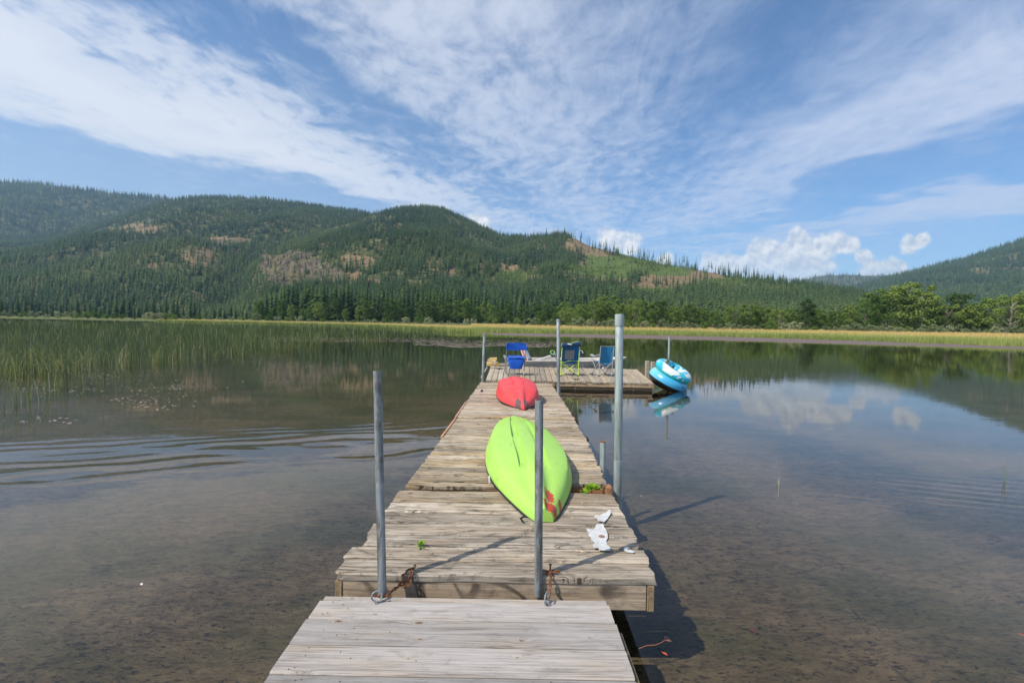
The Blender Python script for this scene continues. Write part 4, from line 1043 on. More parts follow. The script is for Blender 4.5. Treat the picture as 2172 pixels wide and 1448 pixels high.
# ---- swimming platform, boards run away from the camera
FL = P(1030, 805.5, ZP); FR = P(1386, 812, ZP); BL = P(1041, 776, ZP); BR = P(1351, 783, ZP)
plat = empty('swimming_platform', (1.6, 15.3, ZP), 0, 'square wooden swimming platform with the three folding chairs on it', 'platform')
n = 30
for i in range(n):
    f0, f1 = i/n, (i+1)/n; fm = (f0+f1)/2
    a = FL.lerp(FR, fm); b = BL.lerp(BR, fm)
    wa = (FR.x-FL.x)/n-.014; wb = (BR.x-BL.x)/n-.014
    a.y += RB_.uniform(-.012, .012); a.z += RB_.uniform(-.004, .003); b.z += RB_.uniform(-.003, .003)
    plank_between('plank', a, b, wa, .036, W_PLAT, plat, 340+i, W2=wb, segs=6, rag=.006)
yfp = FL.y+.03
for k, (z0, mm, pr) in enumerate(((ZP-.039-.055, W_FASC, 0), (ZP-.039-.112-.045, W_DARK, .015))):
    boxpart('fascia_board', (FL.x+.02, yfp+pr, z0), (FR.x-.02, FR.y+.03+pr, z0), .036, (.108, .085)[k], mm, plat)
boxpart('side_board', (FR.x-.03, FR.y+.06, ZP-.10), (BR.x-.03, BR.y, ZP-.10), .036, .12, W_FASC, plat)
boxpart('side_board', (FL.x+.03, FL.y+.06, ZP-.10), (BL.x+.03, BL.y, ZP-.10), .036, .12, W_FASC, plat)
boxpart('back_board', (BL.x+.03, BL.y-.03, ZP-.10), (BR.x-.05, BR.y-.03, ZP-.10), .036, .12, W_FASC, plat)
for k in range(5):
    f = (k+.5)/5; a = FL.lerp(FR, f); b = BL.lerp(BR, f)
    boxpart('joist', (a.x, a.y+.08, ZP-.115), (b.x, b.y-.06, ZP-.115), .05, .13, W_DARK, plat)
for (px_, py_) in ((1118, 779),):
    pass
# galvanised cleat on the platform edge
c = P(1223, 806, ZP+.02); m = MB()
m.tube([(c.x-.09-plat.location.x, c.y-plat.location.y, .055), (c.x-plat.location.x, c.y-plat.location.y, .045), (c.x+.09-plat.location.x, c.y-plat.location.y, .055)], [.008, .013, .008], 8)
for s in (-.03, .03): m.tube([(c.x+s-plat.location.x, c.y-plat.location.y, 0.0), (c.x+s-plat.location.x, c.y-plat.location.y, .05)], .009, 7)
add('cleat', m, simple_mat('dark_iron', (.05, .045, .04), .5, .6), plat)

# ------------------------------------------------------------------ poles
def pole(top, bot, r, m_, label, group='steel mooring poles', cap=None, rusty=False, sleeve=None, name='steel_pole', open_=True):
    top = Vector(top); bot = Vector(bot); e = empty(name, bot, 0, label, 'pole', group)
    d = top-bot; L = d.length; X = d.normalized()
    M = X.to_track_quat('Z', 'Y').to_matrix()
    mb = MB(); N = 24
    rings = [(r, 0), (r, L*.3), (r, L*.6), (r, L-.002), (r*.97, L), (r*.80, L), (r*.78, L-.03)]
    mb.lathe(rings[:-1]+[(r*.79, L-.025), (0.0005, L-.026)], N)
    me = mb.mesh('pipe', True); o = add('pipe', me, m_, e); o.matrix_local = M.to_4x4()
    k = MB(); k.lathe([(r*.775, L-.024), (r*.5, L-.018), (.0005, L-.019)], 14); o = add('rusty_core', k, RUST if rusty else DARKVOID, e); o.matrix_local = M.to_4x4()
    if rusty:
        k = MB(); k.lathe([(r*1.0, L-.006), (r*1.04, L-.003), (r*1.0, L+.002), (r*.8, L+.002)], N); o = add('rusty_rim', k, RUST, e); o.matrix_local = M.to_4x4()
    if cap:
        k = MB(); k.lathe([(r*1.12, L-cap), (r*1.16, L-cap+.01), (r*1.16, L-.012), (r*1.08, L+.004), (.0005, L+.006)], N); o = add('cap', k.mesh('cap', True), m_, e); o.matrix_local = M.to_4x4()
    if sleeve:
        k = MB(); k.lathe([(r*1.02, sleeve[0]), (r*1.09, sleeve[0]+.008), (r*1.09, sleeve[1]-.008), (r*1.02, sleeve[1])], N); o = add('sleeve', k.mesh('sleeve', True), m_, e); o.matrix_local = M.to_4x4()
    return e
pole(Q(800.5, 786, 2.645), P(811, 1266, ZR-.01).lerp(P(811, 1266, ZR-.01), 0)*1.0-Vector((0, 0, 0)), .0235, GALV_DARK, 'left steel pole at the ramp end, chained beside its foot')
b = Q(811, 1268, 2.645); 
pole(Q(1143.5, 848, 2.645), Q(1142, 1262, 2.645), .0235, GALV_DARK, 'steel pole in front of the green kayak, standing at the ramp end')
pole(Q(1314, 667, 4.72), Vector((Q(1311, 1075, 4.72).x, 4.72, -.25)), .040, GALV_GREEN, 'tallest thick greenish pole on the right side of the dock', cap=.115, sleeve=(.30, .75))
pole(Q(1278.5, 936, 4.80), Vector((Q(1279, 1042, 4.80).x, 4.80, -.25)), .0285, GALV_GREEN, 'short pole with rusty top beside the gap in the dock', rusty=True)
pole(Q(1184, 677, 10.5), Vector((Q(1186, 840, 10.5).x, 10.5, -.25)), .038, GALV, 'tall pole at the far right corner of the dock, in front of the green chair', cap=.05)
pole(Q(1027.5, 709, 13.0), Vector((Q(1024, 806, 13.0).x-.01, 13.0, -.25)), .036, GALV, 'slim leaning pole with cap at the left corner of the platform', cap=.05)
pole(Q(1420, 713, 14.2), Vector((Q(1417, 800, 14.2).x, 14.2, -.25)), .030, GALV, 'pole holding the two inflatable tubes beyond the platform', cap=.04)
for (x0, x1, yt, Y, lab) in ((1369.5, 1377, 765, 15.2, 'weathered square wooden post left of the inflatable tubes'), (1381, 1388.5, 767, 15.9, 'shorter wooden post half hidden behind the blue tube')):
    a = Q(x0, yt, Y); b_ = Q(x1, yt, Y); wd = b_.x-a.x; m = MB(); h = a.z+.3; m.box((0, 0, h/2), (wd, wd, h), None, .008)
    tag(add('wooden_post', m, W_PLAT, loc=((a.x+b_.x)/2, Y, -.3), rot=(0, 0, .1)), lab, 'post', 'wooden posts by the tubes')

# ------------------------------------------------------------------ chains and eye bolts
def link_mesh(a=.017, b=.0105, r=.0034):
    m = MB(); pts = []
    for k in range(7):
        t = 2*math.pi*k/12; c, s = math.cos(t), math.sin(t)
        pts.append((a*(abs(c)**.8)*(1 if c > 0 else -1), b*s, 0))
    m.tube(pts, r, 6, closed=True); return m.mesh('chain_link', True)
LINK = link_mesh(); LINK.materials.append(RUST)
def chain(path, label, root):
    e = empty('rusty_chain', root, 0, label, 'chain', 'rusty chains tying the ramp to the dock')
    pts = [Vector(p) for p in path]; seg = []; step = .0245; acc = 0
    for a, b in zip(pts, pts[1:]):
        L = (b-a).length; t = acc
        while t < L: seg.append((a+(b-a)*(t/L), (b-a).normalized())); t += step
        acc = t-L
    for i, (p, d) in enumerate(seg):
        o = bpy.data.objects.new('chain_link', LINK); COL.objects.link(o); o.parent = e
        jit = Vector((RB_.uniform(-1, 1), RB_.uniform(-1, 1), RB_.uniform(-1, 1)))*.25; d = (d+jit).normalized()
        q = d.to_track_quat('X', 'Z').to_matrix() @ Matrix.Rotation((i % 2)*math.pi/2+RB_.uniform(-.3, .3), 3, 'X')
        o.matrix_local = Matrix.Translation(p-Vector(root)+jit*.003) @ q.to_4x4()
    return e
def eyebolt(px_, py_, ang, lab):
    c = P(px_, py_, ZR); e = empty('eye_bolt', c, ang, lab, 'eye bolt', 'eye bolts on the ramp end')
    m = MB(); R0 = .027; m.tube([(R0*math.cos(t), 0, .040+R0*math.sin(t)) for t in [2*math.pi*k/20-math.pi/2+.12 for k in range(20)]], .0045, 8, closed=True)
    add('ring', m.mesh('ring', True), GALV, e)
    m = MB(); m.tube([(0, 0, -.02), (0, 0, .014)], .005, 8); m.lathe([(.011, .0), (.011, .004), (.006, .005)], 12); add('shank', m.mesh('shank', True), GALV_DARK, e)
    return c
c1 = eyebolt(799, 1279, .35, 'eye bolt on the ramp end beside the left pole'); c2 = eyebolt(1159, 1282, 1.15, 'eye bolt on the ramp end beside the pole in front of the kayak')
top = P(836, 1205, ZD+.02); yf_ = yf-.03
chain([c1+Vector((.0, .012, .03)), c1+Vector((.04, .045, .012)), (c1.x+.075, 2.60, ZR+.012), (c1.x+.105, 2.635, ZR+.03), (c1.x+.115, yf_, ZD-.05), (c1.x+.105, yf_-.004, ZD+.01), (c1.x+.13, yf_+.03, ZD+.022), (c1.x+.155, yf_+.06, ZD+.02)],
      'rusty chain lying over the dock edge beside the left pole', c1)
chain([(c1.x+.155, yf_+.055, ZD+.03), (c1.x+.15, yf_+.01, ZD+.02), (c1.x+.145, yf_-.006, ZD-.03), (c1.x+.13, yf_-.012, ZR+.02), (c1.x+.09, 2.60, ZR+.03)], 'second strand of rusty chain doubled back beside the left pole', c1)
chain([c2+Vector((.0, .012, .03)), c2+Vector((.02, .05, .012)), (c2.x+.035, yf_-.01, ZR+.02), (c2.x+.03, yf_-.006, ZD-.03), (c2.x+.035, yf_+.02, ZD+.022), (c2.x+.03, yf_+.06, ZD+.012), (c2.x-.02, yf_+.07, ZD+.012), (c2.x-.03, yf_+.06, ZD+.03)],
      'rusty chain hanging from a nail beside the pole in front of the kayak', c2)
chain([(c2.x+.05, yf_+.05, ZD+.014), (c2.x+.08, yf_+.055, ZD+.014), (c2.x+.04, yf_+.065, ZD+.022)], 'short loop of rusty chain knotted round the nail', c2)
nm = MB(); nc = Vector((c2.x+.035, yf_+.065, ZD)); nm.tube([(0, 0, -.01), (0, 0, .05)], .005, 8); nm.lathe([(.009, .05), (.010, .054), (.0005, .056)], 10)
tag(add('bent_nail', nm, RUST, loc=nc), 'thick rusty nail holding the chain at the dock edge', 'nail')

# ------------------------------------------------------------------ things lying on the dock
def sheet(pts, z, th, m_, label, curl=.0):
    th = .005
    W_ = [P(1080+x/5.569, 1040+y/5.569, z) for x, y in pts]; c = sum(W_, Vector())/len(W_); n = len(W_)
    import bmesh
    bm = bmesh.new(); f = bm.faces.new([bm.verts.new((p.x-c.x, p.y-c.y, 0)) for p in W_]); bmesh.ops.triangulate(bm, faces=[f])
    bmesh.ops.subdivide_edges(bm, edges=bm.edges[:], cuts=2, use_grid_fill=True)
    bmesh.ops.recalc_face_normals(bm, faces=bm.faces)
    r = bmesh.ops.extrude_face_region(bm, geom=bm.faces[:])
    for v in [g for g in r['geom'] if isinstance(g, bmesh.types.BMVert)]: v.co.z += th
    for v in bm.verts: v.co.z += curl*(v.co.x*v.co.x+v.co.y*v.co.y)*1.6+.0015*fbm(v.co.x*20, v.co.y*20)
    bmesh.ops.recalc_face_normals(bm, faces=bm.faces)
    me = bpy.data.meshes.new('white_scrap'); bm.to_mesh(me); bm.free()
    e = empty('white_scrap', c+Vector((0, 0, .006)), 0, label, 'scrap', 'torn white plastic scraps on the dock'); add('sheet', me, m_, e)
    return e, c
WHITE = simple_mat('torn_white_plastic', (.56, .57, .57), .55, var=.05, nscale=18, col2=(.44, .44, .42), bk=.3)
BROWNSPOT = simple_mat('brown_rust_spot', (.25, .13, .085), .8, nscale=60)
sheet([(1003, 322), (1030, 308), (1060, 316), (1095, 298), (1145, 285), (1190, 260), (1197, 300), (1160, 350), (1120, 402), (1100, 388), (1050, 385), (1035, 350), (1010, 340)], ZD, .003, WHITE, 'small torn white plastic scrap lying nearest the green kayak', .6)
e, c = sheet([(915, 470), (1000, 480), (1012, 462), (1030, 425), (1110, 425), (1120, 455), (1142, 480), (1162, 530), (1165, 575), (1145, 612), (1160, 660), (1200, 710), (1192, 735), (1150, 733), (1060, 725), (1058, 700), (1000, 700), (985, 655), (1022, 638), (965, 595), (968, 570), (935, 540), (940, 515), (922, 505)],
      ZD, .003, WHITE, 'largest torn white plastic scrap with two round brown spots', .12)
for (x, y) in ((1058, 433), (1093, 560)):
    q = P(1080+x/5.569, 1040+y/5.569, ZD)-c; m = MB(); m.lathe([(.021, .0), (.021, .0052), (.0005, .0058)], 18, None, (q.x, q.y, .002)); add('brown_spot', m, BROWNSPOT, e)
q = P(1080+1168/5.569, 1040+718/5.569, ZD)-c; m = MB(); m.lathe([(.006, .0), (.006, .0062), (.0005, .0062)], 12, None, (q.x, q.y, .002)); add('hole', m, BLACK, e)
e, c = sheet([(1352, 705), (1360, 688), (1382, 680), (1405, 686), (1430, 715), (1490, 745), (1462, 753), (1400, 745), (1362, 725)], ZD, .003, WHITE, 'tiny white plastic scrap near the right edge of the dock', .9)
q = P(1080+1408/5.569, 1040+712/5.569, ZD)-c; m = MB(); m.lathe([(.006, .0), (.006, .0062), (.0005, .0062)], 12, None, (q.x, q.y, .003)); add('hole', m, BLACK, e)
# pale crumbs
m = MB()
for (x, y) in [(740, 705), (805, 712), (862, 718), (848, 712), (1250, 728), (575, 660), (100, 545), (265, 398), (750, 320), (860, 145), (1025, 130), (1560, 60), (890, 722)]:
    q = P(1080+x/5.569, 1040+y/5.569, ZD+.003)
    m.box(q, (RB_.uniform(.008, .02), RB_.uniform(.006, .012), .006), Matrix.Rotation(RB_.uniform(0, 3), 3, 'Z'), .002)
tag(add('crumbs', m, simple_mat('pale_crumb', (.62, .50, .30), .9)), 'pale yellowish crumbs scattered on the near dock boards', 'crumbs', kind='stuff')

# leafy weeds growing through the gaps
WEED = grass_mat('bright_weed_leaf', [(0, (.10, .22, .02)), (1, (.30, .50, .04))], .35)
def weed(px_, py_, z, size, n, label, seed):
    rr = random.Random(seed); c = P(px_, py_, z); m = MB(); tint = []
    for i in range(n):
        a = rr.uniform(0, 6.28); l = size*rr.uniform(.5, 1); el = rr.uniform(.15, 1.1); ca, sa = math.cos(a), math.sin(a); w = l*.26
        d = Vector((ca*math.cos(el), sa*math.cos(el), math.sin(el))); s = Vector((-sa, ca, 0)); b0 = Vector((rr.uniform(-.3, .3)*size, rr.uniform(-.15, .15)*size, 0))
        st = b0+d*l*.25; droop = Vector((0, 0, -l*.25))
        vs = [st, st+d*l*.35+s*w, st+d*l*.35-s*w+Vector((0, 0, .002)), st+d*l*.75+s*w*.8+droop*.4, st+d*l*.75-s*w*.8+droop*.4, st+d*l+droop]
        m.raw(vs, [(0, 1, 2), (1, 3, 4, 2), (3, 5, 4)])
    e = empty('weed', c, 0, label, 'weed', 'weeds growing through the dock')
    me = m.mesh('leaves'); a = me.attributes.new('tint', 'FLOAT', 'POINT'); a.data.foreach_set('value', np.clip(np.random.default_rng(seed).normal(.5, .25, len(me.vertices)), 0, 1).astype(np.float32))
    add('leaves', me, WEED, e)
    k = MB(); 
    for i in range(3): k.tube([(0, 0, -size*.8), (rr.uniform(-.2, .2)*size, rr.uniform(-.1, .1)*size, size*.35)], .0018, 5)
    me = k.mesh('stem'); a = me.attributes.new('tint', 'FLOAT', 'POINT'); a.data.foreach_set('value', np.full(len(me.vertices), .2, np.float32)); add('stem', me, WEED, e)
weed(1256, 1040, ZD-.02, .085, 26, 'bright leafy weed sprouting in the gap beside the short pole', 1)
weed(1238, 1046, ZD-.05, .06, 16, 'darker low weed in the gap left of the bright leafy weed', 2)
weed(889, 1159, ZD, .045, 14, 'tiny green sprig growing between the near dock boards', 3)
for i in range(2):
    c = [P(1216, 866, .05), P(1228, 872, .0)][i]; k = 26
    V, F, st = blades(r.normal(0, .12, k), r.normal(0, .25, k), np.full(k, -.2), r.uniform(.25, .62, k), np.full(k, .010), np.abs(r.normal(.2, .15, k)), np.zeros(k), 90+i, 4)
    me = np_mesh('sedge_tuft', V, F, {'tint': ('FLOAT', 'POINT', np.repeat(np.clip(r.normal(.6, .12, k), 0, 1), st).astype(np.float32))})
    tag(add('sedge_tuft', me, REED_M, loc=(XR(c.y)+.12+i*.18, c.y, 0)), ['green sedge tuft against the right side of the far dock section', 'second thinner sedge tuft just off the far dock section'][i], 'grass tuft')
# dark hardware
def knob(px_, py_, z, s, lab, seed=0):
    c = P(px_, py_, z); m = MB(); m.lathe([(s*.6, 0), (s, s*.5), (s*.9, s*1.6), (s*.5, s*2.1), (.0005, s*2.2)], 12)
    m.tube([(-s*1.2, 0, s*.4), (s*1.2, s*.3, s*.6)], s*.35, 6); tag(add('iron_fitting', m.mesh('iron_fitting', True), BLACK, loc=c), lab, 'fitting')
knob(1022, 831, .40, .024, 'small dark iron fitting on the left of the far dock section')
knob(1243, 936, ZD-.06, .03, 'dark bracket head sticking out from the right side of the middle section')
m = MB(); a = P(1049, 808, .33); m.tube([a+Vector((-.09, -.04, -.02)), a, a+Vector((.05, .05, .03)), a+Vector((.12, .03, .06))], [.012, .016, .014, .009], 7); 
tag(add('driftwood_stick', m, simple_mat('pale_driftwood', (.45, .36, .27), .9)), 'short pale stick lying at the joint of dock and platform', 'stick')
# board and rope at the platform's left corner
boxpart('spare_board', P(1021, 800, ZP-.05), P(1033, 779, ZP-.02), .04, .035, W_PLAT, None)
tag(bpy.data.objects[-1] if False else [o for o in COL.objects if o.name.startswith('spare_board')][0], 'narrow spare board lying along the left edge of the platform', 'board')
# ------------------------------------------------------------------ kayaks, upside down
def kayak_mat(name, base, dark, scuffcol, scuffs, mott=.12):
    m, t, out = mat(name); o = objc(t)
    n = t.noise(o, 5, 4, .6); n2 = t.noise(t.scl(o, 4, 30, 10), 1.0, 5, .7)
    c = t.mix(t.sm(n, .35, .7, 0, mott*3), base, dark)
    c = t.mix(t.m('MULTIPLY', t.sm(n2, .58, .72), .35), c, tuple(min(1, q*1.1+.10) for q in base))
    n4 = t.noise(t.scl(o, 9, 14, 9), 1.0, 6, .75)
    c = t.mix(t.m('MULTIPLY', t.sm(n4, .54, .74), .42), c, (.20, .17, .10))
    nn = t.noise(o, 34, 6, .78)
    for (x, y, rx, ry, thr) in scuffs:
        d = t.vm('MULTIPLY', t.vm('SUBTRACT', o, (x, y, 0)), (1/rx, 1/ry, 0)); L = t.vm('LENGTH', d, out=1)
        f = t.m('MULTIPLY', t.sm(t.m('ADD', L, t.m('MULTIPLY', t.m('SUBTRACT', nn, .5), 1.9)), 1.0, .75), thr)
        c = t.mix(f, c, scuffcol)
    pbsdf(t, out, c, t.m('ADD', .34, t.m('MULTIPLY', n, .2)), normal=bump(t, n2, .08, .002), Specular_IOR_Level=.45, Subsurface_Weight=.0)
    return m
def kayak(name, near, far, W, H, wprof, hprof, ridge, m_, label, groove=(.18, .345), gs=(.22, .9), gdepth=.14, rimz=.04, roll=0.0):
    near = Vector(near); far = Vector(far); d = far-near; L = d.length
    g0, g1 = groove
    mid = [(0, 1.0), (.08, .998), (.15, .99), (g0-.012, .985), (g0+.006, .98, 1), ((g0+g1)/2, .975, 1), (g1-.010, .97, 1), (g1+.008, .945), (.45, .92), (.60, .875), (.74, .82), (.80, .79), (.86, .75), (.905, .58), (.955, .36), (1.0, .14), (1.0, .07), (.985, .02), (.93, 0)]
    end = [(0, 1.0), (.07, .985), (.14, .93), (.20, .84), (.27, .74), (.34, .68), (.42, .65), (.50, .645), (.58, .64), (.66, .62), (.74, .58), (.81, .52), (.87, .44), (.92, .34), (.96, .22), (1.0, .12), (1.0, .06), (.985, .02), (.93, 0)]
    NS = 150; half = len(mid); m = MB(); vs = []
    S = np.linspace(0, 1, NS+1)
    def smo(prof):
        q = np.interp(S, *zip(*prof))
        for _ in range(14): q[1:-1] = .25*q[:-2]+.5*q[1:-1]+.25*q[2:]
        return q
    ws, hs, rs_ = smo(wprof), smo(hprof), smo(ridge)
    for i in range(NS+1):
        s = S[i]; w, h, rk = ws[i], hs[i], rs_[i]
        z0 = rimz*math.sin(math.pi*s); g = 0
        if gs[0] < s < gs[1]:
            q = (s-gs[0])/(gs[1]-gs[0]); saw = (q*3) % 1.0
            g = min(1, min(q, 1-q)*16)*(.25+.75*(1-saw) if saw > .08 else .25+.75*saw/.08)
        row = []
        for k in range(half):
            a = mid[k]; b = end[k]; za = a[1]-(gdepth*g if len(a) > 2 else 0)
            row.append(((a[0]*(1-rk)+b[0]*rk)*w*W/2, z0+(za*(1-rk)+b[1]*rk)*h*H))
        full = [(-y, z) for y, z in reversed(row)]+row[1:]
        for (y, z) in full: vs.append((s*L, y, z))
    nv = 2*half-1; fs = []
    for i in range(NS):
        for k in range(nv-1): fs.append((i*nv+k, (i+1)*nv+k, (i+1)*nv+k+1, i*nv+k+1))
        fs.append((i*nv+nv-1, (i+1)*nv+nv-1, (i+1)*nv, i*nv))
    fs.append(tuple(range(nv))); fs.append(tuple(NS*nv+k for k in range(nv-1, -1, -1)))
    A = np.array(vs).reshape(NS+1, nv, 3)
    m.raw([tuple(q) for q in A.reshape(-1, 3)], fs)
    e = empty(name, near, math.atan2(d.y, d.x), label, 'kayak'); me = m.mesh('hull')
    me.polygons.foreach_set('use_smooth', [True]*len(me.polygons)); me.set_sharp_from_angle(angle=R(33))
    hull = add('hull', me, m_, e); hull.rotation_euler = (roll, 0, 0)
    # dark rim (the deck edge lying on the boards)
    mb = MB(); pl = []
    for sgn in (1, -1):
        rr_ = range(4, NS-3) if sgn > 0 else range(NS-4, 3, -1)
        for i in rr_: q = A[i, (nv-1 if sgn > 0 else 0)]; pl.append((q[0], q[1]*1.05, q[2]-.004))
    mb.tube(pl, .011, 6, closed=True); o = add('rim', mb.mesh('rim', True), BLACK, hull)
    return e, hull, A, L
GREEN_K = kayak_mat('lime_green_plastic', (.37, .64, .11), (.31, .57, .085), (.46, .035, .025), [(.20, -.065, .10, .040, .95), (.16, -.155, .07, .028, .9), (.06, -.055, .06, .06, .95)])
GREY_SCUFF = (.10, .085, .08)
RED_K = kayak_mat('faded_red_plastic', (.72, .065, .065), (.58, .04, .045), GREY_SCUFF, [(.17, .085, .15, .055, .95), (.12, -.05, .13, .05, .9)], .16)
wp = [(0, .17), (.02, .28), (.06, .42), (.12, .62), (.2, .84), (.28, .96), (.36, 1.0), (.46, .98), (.58, .88), (.70, .72), (.81, .52), (.90, .32), (.96, .16), (1.0, .02)]
hp = [(0, .42), (.03, .60), (.08, .76), (.16, .90), (.30, 1), (.6, 1.0), (.78, .82), (.9, .60), (1, .32)]
ra = [(0, .75), (.06, 1), (.13, .85), (.20, .25), (.27, 0), (.86, 0), (1, .5)]
e, hull, A, L = kayak('green_kayak', P(1153, 1106, ZD+.005), P(1085, 881, ZD+.09)*1.0-Vector((0, 0, .085)), .83, .235, wp, hp, ra, GREEN_K, 'bright lime green kayak lying upside down with red paint scuffs on its bow', gs=(.17, .965), gdepth=.22, roll=.035)
def scupper(hull, i, k, A, r=.02):
    q = A[i, k]; m = MB(); m.lathe([(r, 0), (r, .004), (.0005, .005)], 10); o = add('scupper_plug', m, BLACK, hull); o.location = (q[0], q[1], q[2]-.001); return o
# small pad eye at the near left of the rim
m = MB(); m.tube([(.02, .14, .03), (.0, .17, .02), (-.01, .15, .0)], .009, 7); add('toggle', m, BLACK, hull)
m = MB(); m.box((.72, .385, .055), (.16, .012, .03), None, .003); add('side_sticker', m, simple_mat('pale_sticker', (.55, .55, .52), .5), hull)
wp2 = [(0, .03), (.03, .15), (.08, .38), (.16, .68), (.25, .90), (.36, 1.0), (.5, 1.0), (.64, .92), (.78, .72), (.9, .42), (1, .05)]
hp2 = [(0, .16), (.04, .34), (.10, .52), (.22, .76), (.40, .97), (.6, 1.0), (.8, .8), (1, .3)]
ra2 = [(0, .7), (.08, .9), (.15, .6), (.23, .1), (.3, 0), (1, .1)]
e, hull, A, L = kayak('red_kayak', P(1112, 869, zs3(7.8)+.005), Vector((-.02, 10.7, zs3(10.7)+.005)), .80, .335, wp2, hp2, ra2, RED_K, 'faded red kayak lying upside down with dark scuffs on its pointed bow', groove=(.22, .31), gs=(.30, .93), gdepth=.15, roll=-.02)
m = MB(); m.tube([(.12, -.10, .0), (.05, -.16, .01), (.14, -.22, .01), (.25, -.2, .01)], .011, 7); add('toggle', m, BLACK, hull)

# ------------------------------------------------------------------ folding chairs
def fabric(name, col, rough=.8, var=.1):
    m, t, out = mat(name); o = objc(t); n = t.noise(o, 9, 4, .6); wv = t.noise(t.scl(o, 200, 200, 200), 1.0, 2, .5)
    c = t.mix(n, tuple(q*(1-var*2) for q in col), tuple(min(1, q*(1+var)) for q in col))
    pbsdf(t, out, c, rough, normal=bump(t, n, .35, .02), Specular_IOR_Level=.2, Sheen_Weight=.2); return m
BLUE = fabric('royal_blue_fabric', (.012, .10, .52)); TEAL = fabric('teal_blue_fabric', (.025, .19, .36)); NAVY = fabric('navy_fabric', (.012, .045, .12)); MESHG = fabric('grey_mesh_fabric', (.20, .22, .22)); NAVYB = fabric('bright_navy_fabric', (.01, .10, .26))
TUBE = simple_mat('bare_aluminium_tube', (.42, .38, .33), .4, .6, var=.05); LIME = simple_mat('lime_painted_tube', (.55, .80, .10), .4, var=.05); GREYT = simple_mat('grey_painted_tube', (.46, .47, .48), .4, .3, var=.05)
WHITEP = simple_mat('white_plastic', (.75, .75, .75), .4, var=.03)
def blue_chair():
    c = P(1093, 794.5, ZP); e = empty('blue_folding_chair', c, R(4), 'royal blue beach chair with an open back and storage pouch, leftmost of three', 'chair', 'folding chairs on the platform')
    fr = lambda nm, pts, r=.0125: add(nm, MB().tube(pts, r, 8).mesh(nm, True), TUBE, e)
    # floor hoops: near and far
    fr('floor_hoop', [(-.25, -.10, .36), (-.235, -.16, .20), (-.225, -.20, .03), (-.20, -.215, .012), (.20, -.215, .012), (.225, -.20, .03), (.235, -.16, .20), (.25, -.10, .36)])
    fr('floor_hoop', [(-.27, -.08, .40), (-.255, .16, .10), (-.25, .22, .03), (-.22, .24, .012), (.22, .24, .012), (.25, .22, .03), (.255, .16, .10), (.27, -.08, .40)])
    for s in (-1, 1): fr('back_post', [(s*.245, .02, .30), (s*.262, -.10, .46), (s*.285, -.24, .90)])
    fr('crossbar', [(-.25, -.13, .325), (-.20, -.15, .315), (.20, -.15, .315), (.25, -.13, .325)])
    for s in (-1, 1):
        fr('armrest', [(s*.27, -.14, .42), (s*.285, -.16, .49), (s*.28, -.12, .525), (s*.285, .02, .53), (s*.29, .26, .52)], .016)
        fr('front_leg', [(s*.285, .22, .51), (s*.265, .24, .02)], .011)
        add('foot', MB().lathe([(.016, 0), (.018, .02), (.012, .03)], 10, None, (s*.225, -.205, -.002)), BLACK, e)
        add('foot', MB().lathe([(.016, 0), (.018, .02), (.012, .03)], 10, None, (s*.25, .23, -.002)), BLACK, e)
    def band(u, v): a = (u-.5)*2; return (a*.295, -.215-.03*v+.035*(1-a*a)+.004*math.sin(v*9+a*3), .715+.185*v-.012*(1-a*a)*math.cos(v*3.1))
    add('back_band', MB().grid(band, 17, 7, thick=.012).mesh('back_band', True), BLUE, e)
    def seat(u, v): a = (u-.5)*2; return (a*.25, -.12+.40*v, .40+.03*v-.035*(1-a*a))
    add('seat', MB().grid(seat, 11, 6, thick=.01).mesh('seat', True), BLUE, e)
    # storage pouch hanging behind the seat: full, wrinkled, narrowing downwards
    def pouch(u, v):
        a = 2*math.pi*u; z = v; wx = .235*(1-.28*(1-z)**1.6); wy = .075*(.7+.3*math.sin(z*3.1))
        x = wx*math.copysign(abs(math.cos(a))**.45, math.cos(a)); y = wy*math.copysign(abs(math.sin(a))**.6, math.sin(a))
        return (x, -.17+y+.012*fbm(x*14, z*7, 3), .20+.31*z-.02*math.cos(x*6)*(1-z))
    pm = MB().grid(pouch, 40, 12, cu=True); n0 = len(pm.v); pm.raw([], []); pm.f.append(tuple(i*12 for i in range(39, -1, -1))); pm.f.append(tuple(i*12+11 for i in range(40))); pm.mi += [0, 0]
    add('storage_pouch', pm.mesh('storage_pouch', True), BLUE, e)
    def flap(u, v): a = (u-.5)*2; return (a*.23+.01*v, -.255+.19*v, .505+.05*v-.01*a*a+.006*math.sin(a*5))
    add('pouch_flap', MB().grid(flap, 13, 5, thick=.01).mesh('pouch_flap', True), BLUE, e)
    e.scale = (1.12,)*3
    return e
blue_chair()
